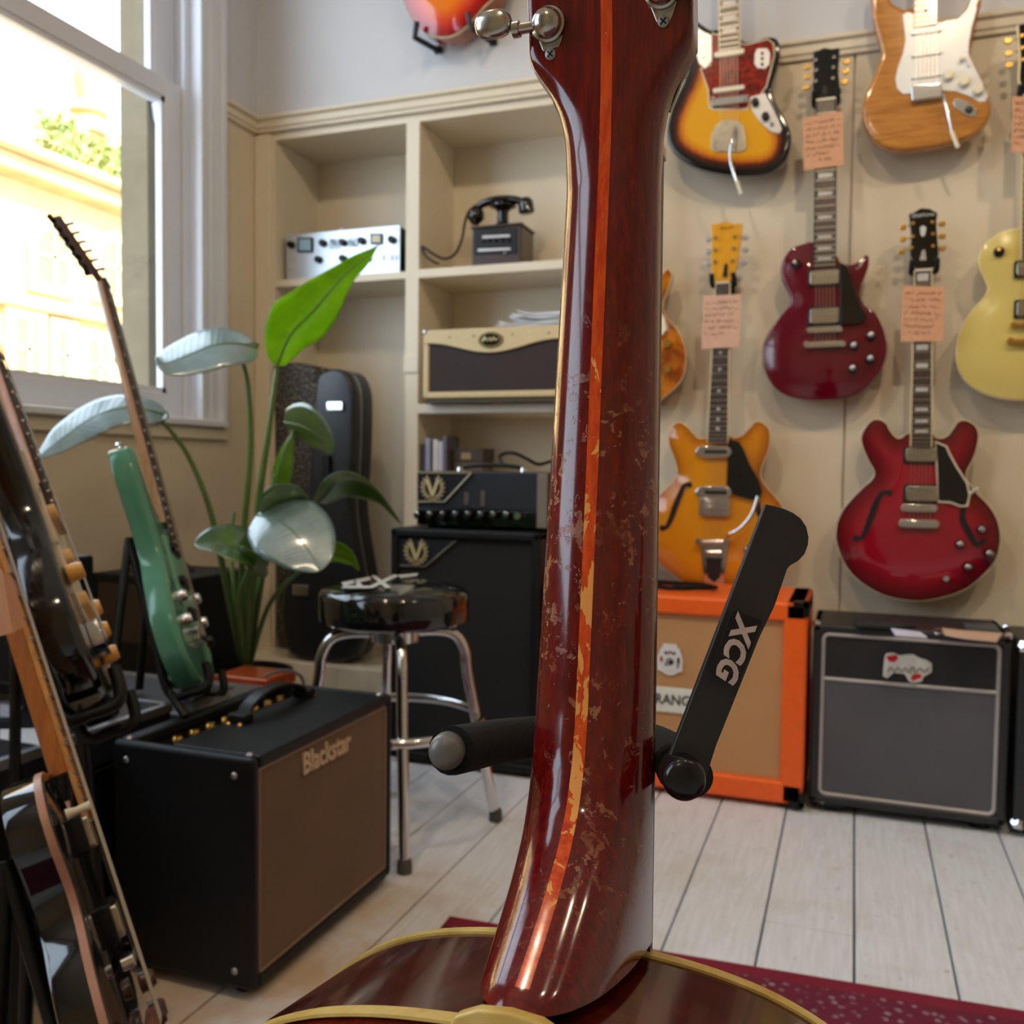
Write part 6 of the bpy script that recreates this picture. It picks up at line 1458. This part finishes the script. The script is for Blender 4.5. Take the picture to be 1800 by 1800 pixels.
# ------------------------------------------------------------------ the acoustic guitar in front of the camera, seen from behind
def acoustic():
    def cp(x, y, Z): return od(x, y, Z)
    A, Bp = cp(1082, 280, .43), cp(1045, 1300, .40)
    w = (A-Bp).normalized(); al = math.radians(20)
    c = -RT*math.sin(al)-FW*math.cos(al); v = (c-w*c.dot(w)).normalized(); u = v.cross(w)
    if u.dot(RT) < 0: u = -u
    P = lambda a, s, d: A-w*s+u*a+v*d                # across, down from the nut, out of the back
    S0 = .347
    g = thing('acoustic_guitar', 'dark cherry acoustic guitar seen from behind with worn neck and orange centre stripe', 'guitar', P(0, S0+.49, 0))
    def finish(name, wear):
        t = NT(name); co_ = t.coord((1, 1, 1)); gr = t.noise(t.coord((26, 26, 1.3)), 16, 6, .7, .2)
        fig = t.noise(t.coord((60, 60, 6)), 14, 3, .6)
        base = t.ramp(t.math('ADD', t.math('MULTIPLY', gr, .72), t.math('MULTIPLY', fig, .28)), [(.30, srgb(70, 9, 9)), (.52, srgb(104, 14, 12)), (.72, srgb(142, 28, 14))])
        rough = .13
        if wear:
            sp = t.n('ShaderNodeSeparateXYZ'); t.l(co_, sp.inputs[0])
            zone = t.ramp(sp.outputs[2], [(0, (0, 0, 0)), (1, (1, 1, 1))])
            h = t.math('SUBTRACT', sp.outputs[2], ZREF)
            m1 = t.ramp(t.math('ADD', t.math('MULTIPLY', h, 2.2), .5), [(.25, (.0,)*3), (.36, (1,)*3), (.62, (1,)*3), (.82, (.0,)*3)])
            n1 = t.noise(t.coord((1, 1, .8)), 75, 5, .62, 1.4); n2 = t.noise(t.coord((1, 1, .9)), 260, 3, .6, .8); big = t.noise(co_, 22, 2)
            ring = t.math('ABSOLUTE', t.math('SUBTRACT', n1, .53))
            lines = t.math('MULTIPLY', t.ramp(t.math('ADD', n1, t.math('MULTIPLY', t.math('SUBTRACT', n2, .5), .5)), [(.585, (0,)*3), (.61, (1,)*3)]), t.ramp(n2, [(.42, (.25,)*3), (.56, (1,)*3)]))
            mask = t.math('MULTIPLY', t.math('MULTIPLY', lines, m1), t.ramp(big, [(.40, (0,)*3), (.56, (1,)*3)]))
            chips = t.math('MULTIPLY', t.ramp(n2, [(.70, (0,)*3), (.73, (1,)*3)]), t.math('MULTIPLY', m1, .8))
            mask = t.math('MAXIMUM', mask, chips)
            base = t.mix(t.math('MULTIPLY', mask, .75), base, srgb(176, 112, 72))
            t.bump(t.math('MULTIPLY', mask, -1), .35, .0006)
            t.set(Roughness=t.math('ADD', t.math('MULTIPLY', mask, .3), .13))
        else: t.set(Roughness=rough)
        t.set(Base_Color=base, Coat_Weight=.3, Coat_Roughness=.06)
        return t.m
    ZREF = P(0, .21, 0).z-OFF[g].z
    NM = finish('worn_cherry_mahogany_neck', True); BM = wood('cherry_brown_side', (48, 12, 10), (92, 26, 18), 0, 9, 10, .14, .4)
    hwk = [(-.20, .034), (-.12, .0365), (-.075, .0378), (-.050, .0379), (-.0425, .0379), (-.039, .0362), (-.034, .0325), (-.027, .0282), (-.018, .0247), (-.006, .0226), (.015, .0218), (.27, .0262), (.35, .0275)]
    tk = [(-.20, .014), (-.06, .014), (-.045, .0150), (-.03, .0165), (-.01, .0185), (.02, .0195), (.15, .0205), (.25, .0225), (.27, .0245), (.288, .031), (.302, .041), (.315, .055), (.326, .069), (.335, .082), (.342, .092)]
    vk = [(-.20, .050), (-.12, .028), (-.05, .0095), (-.02, .003), (0, .0005), (.02, 0), (.5, 0)]      # headstock leans back
    nk_ = [(-.20, 12), (-.048, 12), (-.040, 7), (-.030, 4.5), (-.012, 2.8), (.02, 2.15), (.25, 2.1), (.30, 2.2), (.342, 2.5)]
    ip = lambda tb, s: float(np.interp(s, [q[0] for q in tb], [q[1] for q in tb]))
    sm = lambda tb, s: sum(ip(tb, s+d*.002) for d in (-1, 0, 1))/3
    def back(a, s):
        hw, t_, n_ = sm(hwk, s), sm(tk, s), sm(nk_, s); r = min(1, abs(a)/hw)
        return sm(vk, s)+t_*max(0, 1-r**n_)**(1/n_)
    st = list(np.arange(-.20, -.06, .014))+list(np.arange(-.06, .02, .003))+list(np.arange(.02, .25, .01))+list(np.arange(.25, .343, .003))
    K = 40; V, Fc = [], []
    for s in st:
        hw, t_, n_, v0 = sm(hwk, s), sm(tk, s), sm(nk_, s), sm(vk, s)
        for k in range(K+1):
            th = math.pi*k/K; cc, ss = math.cos(th), math.sin(th)
            a = -hw*math.copysign(abs(cc)**(2/n_), cc); d = v0+t_*abs(ss)**(2/n_); V.append(P(a, s, d))
    m_ = K+1
    for i in range(len(st)-1):
        for k in range(K): Fc.append((i*m_+k, i*m_+k+1, (i+1)*m_+k+1, (i+1)*m_+k))
        Fc.append((i*m_, (i+1)*m_, (i+1)*m_+K, i*m_+K))
    Fc += [tuple(range(m_)), tuple(range((len(st)-1)*m_, len(st)*m_))]
    nkm = mesh('neck', V, Fc, NM, g, smooth=True, ang=75, label='worn dark cherry neck, heel and headstock back')
    # orange centre lamination, let in flush along the ridge
    STR = NT('orange_stained_maple'); gr = STR.noise(STR.coord((30, 30, 3)), 12, 4); cz = STR.n('ShaderNodeSeparateXYZ'); STR.l(STR.coord(), cz.inputs[0])
    base = STR.ramp(gr, [(.35, srgb(196, 50, 12)), (.65, srgb(232, 88, 24))])
    n3 = STR.noise(STR.coord((1, 1, .45)), 120, 4, .6, .6); h = STR.math('SUBTRACT', cz.outputs[2], ZREF)
    m1 = STR.ramp(STR.math('ADD', STR.math('MULTIPLY', h, 2.2), .5), [(.24, (0,)*3), (.34, (.20,)*3), (.58, (.19,)*3), (.72, (.09,)*3), (.90, (.03,)*3)])
    ch = STR.ramp(STR.math('ADD', n3, STR.math('SUBTRACT', m1, .14)), [(.555, (0,)*3), (.575, (1,)*3)])
    STR.set(Base_Color=STR.mix(ch, base, srgb(240, 158, 70)), Roughness=STR.math('ADD', STR.math('MULTIPLY', ch, .3), .14), Coat_Weight=.3)
    V, Fc = [], []; ss_ = [s for s in st if s < .340]
    for s in ss_:
        wd = .0026
        for a in (-wd, -wd*.5, 0, wd*.5, wd): V.append(P(a, s, back(a, s)+.00012))
    for i in range(len(ss_)-1):
        for k in range(4): Fc.append((i*5+k, i*5+k+1, (i+1)*5+k+1, (i+1)*5+k))
    mesh('centre_stripe', V, Fc, STR.m, nkm, smooth=True, ang=180, label='orange stained centre stripe with bare chips')
    # fingerboard with binding on the far side
    fp = lambda a, s, d: P(a, s, d)
    fb = [P(-.0215, 0, 0), P(.0215, 0, 0), P(.0268, .36, 0), P(.0268, .46, 0), P(-.0268, .46, 0), P(-.0268, .36, 0)]
    prism('fretboard', [q-v*.0004 for q in fb], -v*.0055, ROSEW, g)
    for s_ in (-1,):
        prism('neck_binding', [P(s_*.0213, 0, -.0006), P(s_*.0224, 0, -.0006), P(s_*.0279, .36, -.0006), P(s_*.0268, .36, -.0006)], -v*.0056, M('cream_neck_binding', (240, 228, 200), .35), g)
    prism('nut', [P(-.0222, -.005, .001), P(.0222, -.005, .001), P(.0222, 0, 0), P(-.0222, 0, 0)], -v*.008, CREAMP, g)
    # headstock face overlay and edge
    ov = [P(-sm(hwk, s), s, sm(vk, s)-.0005) for s in np.arange(-.199, -.01, .012)]; ov2 = [P(sm(hwk, s), s, sm(vk, s)-.0005) for s in np.arange(-.199, -.01, .012)]
    n = len(ov); V = ov+ov2+[q-v*.002 for q in ov]+[q-v*.002 for q in ov2]
    Fc = [(i, i+1, n+i+1, n+i) for i in range(n-1)]+[(2*n+i, 2*n+i+1, 3*n+i+1, 3*n+i) for i in range(n-1)]+[(i, i+1, 2*n+i+1, 2*n+i) for i in range(n-1)]+[(n+i, n+i+1, 3*n+i+1, 3*n+i) for i in range(n-1)]
    mesh('headstock_veneer', V, Fc, GBLACK, nkm)
    # sealed tuning machines, three each side
    hd = (v-w*.26).normalized()
    def tuner(a, s, sgn):
        d = back(a, s); base_ = P(a, s, d-.001)
        tn = lathe('tuner', [(.0074, 0), (.0074, .0035), (.0078, .004), (.0078, .0052), (.0068, .0057), (.0066, .0075), (.0058, .0094), (.0041, .0108), (.0019, .0115)], base_, hd, NICKEL, g, n=28)
        e = u.cross(hd).normalized(); e = e if e.dot(w) < 0 else -e
        lug = []
        for k in range(13):
            th = math.pi*k/12; lug.append(base_+e*(.0118+.0032*math.sin(th))+u*(-.0032*math.cos(th)))
        prism('tuner_lug', [base_-u*.0068+e*.002]+lug+[base_+u*.0068+e*.002], hd*.0018, NICKEL, tn, bevel=.0005)
        sc = base_+e*.0122+hd*.0018
        lathe('lug_screw', [(.0027, 0), (.0025, .0009), (.0008, .0013)], sc, hd, STEEL, tn, n=14)
        for r_ in (u+e, u-e): 
            r2 = r_.normalized(); n2 = hd.cross(r2).normalized()
            prism('screw_slot', [sc+hd*.0011+r2*x*.0018+n2*y*.0003 for x, y in ((-1,-1),(1,-1),(1,1),(-1,1))], hd*.0004, BLACK, tn)
        b0 = base_+hd*.005+u*sgn*.0065
        tube('tuner_shaft', [b0, b0+u*sgn*.009], .0024, NICKEL, tn, n=10)
        lathe('shaft_collar', [(.0036, 0), (.0036, .003), (.0026, .0035)], b0+u*sgn*.007, u*sgn, NICKEL, tn, n=12)
        cb = b0+u*sgn*.0195-e*.004; V, Fc = [], []; pr = []
        for k in range(16):
            th = 2*math.pi*k/16; x, y = .0092*math.cos(th), .0072*math.sin(th)*(1+.12*math.cos(2*th)); pr.append((x, y))
        for dd, sc_ in ((-.0034, .72), (-.0022, .94), (0, 1), (.0022, .94), (.0034, .72)):
            for x, y in pr: V.append(cb+u*sgn*x*sc_+e*y*sc_+hd*dd)
        for j in range(4):
            for k in range(16): Fc.append((j*16+k, j*16+(k+1) % 16, (j+1)*16+(k+1) % 16, (j+1)*16+k))
        Fc += [tuple(range(16)), tuple(range(64, 80))]
        mesh('tuner_key', V, Fc, NICKEL, tn, smooth=True, ang=80)
    for s in TUN_S:
        tuner(-.0262, s, -1); tuner(.0255, s-.0055, 1)
    # body: rim, front, back and bindings
    half = [(0, 0), (.03, .0015), (.055, .0045), (.078, .010), (.10, .020), (.12, .036), (.136, .058), (.145, .085), (.146, .115), (.138, .150), (.128, .180), (.126, .205), (.134, .235), (.155, .275), (.178, .320), (.193, .365), (.196, .405), (.184, .445), (.152, .475), (.105, .492), (.05, .499)]
    full = half+[(0, .5)]+[(-a, b) for a, b in reversed(half[1:])]
    Q = ccw(smooth2([(a, -b) for a, b in full], 4)); N = normals2(Q); n = len(Q); DP = .094
    bp = lambda q, d: P(q[0], S0-q[1], d)
    V = [bp(q, 0) for q in Q]+[bp(q, DP) for q in Q]; Fc = [(i, (i+1) % n, n+(i+1) % n, n+i) for i in range(n)]
    rim = mesh('body_side', V, Fc, BM, g, smooth=True, ang=60)
    mesh('body_top', [bp(q, .0002) for q in Q]+[bp(q, -.0025) for q in Q], [tuple(range(n)), tuple(range(n, 2*n))]+[(i, (i+1) % n, n+(i+1) % n, n+i) for i in range(n)], wood('sunburst_spruce_top', (60, 26, 12), (120, 62, 26), 2, 10, 12, .15, .4), g)
    mesh('body_back', [bp(q*.999, DP) for q in Q]+[bp(q, DP+.003) for q in Q-N*.002], [tuple(range(n)), tuple(range(n, 2*n))]+[(i, (i+1) % n, n+(i+1) % n, n+i) for i in range(n)], finish('cherry_back', False), g)
    YB_ = NT('aged_yellow_binding'); f = YB_.noise(YB_.coord(), 60, 3); YB_.set(Base_Color=YB_.ramp(f, [(.3, srgb(206, 168, 84)), (.7, srgb(236, 206, 128))]), Roughness=.25)
    for d0, d1 in ((-.003, .0035), (DP-.004, DP+.0035)):
        V, Fc = [], []
        for off, d in ((.0, d0), (.0011, d0), (.0011, d1), (.0, d1)): V += [bp(q, d) for q in Q+N*off]
        for j in range(4):
            for i in range(n): Fc.append((j*n+i, j*n+(i+1) % n, ((j+1) % 4)*n+(i+1) % n, ((j+1) % 4)*n+i))
        mesh('body_binding', V, Fc, YB_.m, rim, smooth=True, ang=40)
    # heel cap
    hc = [(a*.9, .3475+b) for a, b in ((-.0245,.014),(-.0245,.004),(-.021,-.003),(-.012,-.0065),(0,-.0075),(.012,-.0065),(.021,-.003),(.0245,.004),(.0245,.014))]
    V = [P(a, s, .0925) for a, s in hc]
    prism('heel_cap', V, v*.006, YB_.m, g, bevel=.0012)
    return P, w, u, v
TUN_S = (-.0545, -.097, -.139)
AP = acoustic()

def neck_stand():
    t0 = od(1048, 1300, .475)
    t = thing('guitar_stand', 'black hanging guitar stand with foam yoke and printed locking bar behind the acoustic neck', 'guitar stand', (t0.x, t0.y, 0))
    FOAM = M('black_foam', (11, 11, 12), .95, var=.2, vs=120, bump=.6, bs=700)
    CAP = M('grey_rubber_cap', (112, 110, 108), .4, .35, var=.15, vs=60)
    post = od(1048, 1310, .50)
    tube('post', [(post.x, post.y, .03), (post.x, post.y, post.z)], .0125, BLACK, t, n=16)
    lathe('height_collar', [(.02, 0), (.02, .05), (.016, .055)], (post.x, post.y, .45), (0, 0, 1), BLACK, t, n=18)
    tube('yoke_neck', [(post.x, post.y, post.z), t0], .011, BLACK, t)
    L = [t0, od(985,1293,.468), od(930,1296,.452), od(875,1303,.425), od(822,1314,.395), od(793,1319,.378)]
    R = [t0, od(1100,1300,.468), od(1140,1308,.452), od(1168,1320,.425), od(1188,1338,.400), od(1196,1352,.382)]
    for S, e_, e1 in ((L, (785, 1320, .374), None), (R, (1199, 1358, .376), None)):
        s = spline(S, 7); tube('yoke_arm', s, .0100, FOAM, t, n=18)
    e = od(785, 1321, .374); ax = (e-od(822,1314,.395)).normalized()
    lathe('end_cap', [(.0072, -.006), (.0074, 0), (.0068, .0028), (.0050, .0044), (.0026, .0052)], e, -FW*.8+ax*.3, CAP, t, n=24)
    # locking bar: a flat plate pivoting on the arm, thickness 3 mm
    Z = .366
    pts = [(1346,886),(1362,889),(1378,894),(1394,901),(1408,911),(1418,926),(1422,944),(1421,958),(1415,974),(1404,986),(1390,994),(1384,1001),(1362,1066),(1336,1120),(1304,1200),(1259,1312),(1240,1372),(1215,1400),(1185,1385),(1172,1342)]
    tilt = lambda x, y: Z+.00002*(1340-y)
    bar = prism('locking_bar', [od(x, y, tilt(x, y)) for x, y in pts], FW*.004, M('dark_grey_plate', (40, 38, 38), .5, var=.12, vs=40, bump=.1, bs=300), t, bevel=.0006)
    k = od(1202, 1368, Z-.006)
    lathe('pivot_cap', [(.0084, -.010), (.0086, .0), (.0082, .0024), (.0068, .0040), (.004, .0046)], k, -FW, M('gloss_black_cap', (18, 18, 19), .22, var=.1), t, n=28)
    lathe('pivot_washer', [(.0086, 0), (.0086, .003)], od(1214, 1362, Z+.010), -FW, BLACK, t, n=24)
    c = od(1292, 1138, Z-.0004); dn = (od(1226, 1310, Z)-od(1330, 1030, Z)).normalized(); rt_ = (RT-dn*RT.dot(dn)).normalized()
    pl = prism('label_plate', [c+dn*a+rt_*b for a, b in ((-.0128,-.0062),(-.0138,-.0050),(-.0138,.0050),(-.0128,.0062),(.0128,.0062),(.0138,.0050),(.0138,-.0050),(.0128,-.0062))], -FW*.0005, M('label_black', (14, 13, 14), .35), bar)
    text('lettering', 'XCG', M('holographic_lettering', (216, 196, 190), .35, .3, var=.12, vs=90), pl, c-FW*.0007+dn*.0002, dn, rt_, .0118, .0002, bold=.0005, shear=.25)
    # folding tripod base and lower cradle
    for k_ in range(3):
        a = math.radians(95+120*k_); d = Vector((math.cos(a), math.sin(a), 0)); q = Vector((post.x, post.y, 0))
        lg = tube('leg', [q+Vector((0, 0, .22)), q+d*.26+Vector((0, 0, .012))], .009, BLACK, t, n=10)
        lathe('rubber_foot', [(.013, 0), (.013, .02), (.010, .026)], q+d*.265, (0, 0, 1), RUBBER, lg, n=12)
    P = AP[0]; lo = P(0, .86, 0)
    for s in (-1, 1):
        a = [Vector((post.x, post.y, lo.z+.05)), P(s*.10, .835, -.012), P(s*.11, .848, .04), P(s*.11, .848, .10), P(s*.11, .835, .112)]
        tube('cradle_arm', spline(a, 6), .0085, FOAM, t, n=10)
neck_stand()
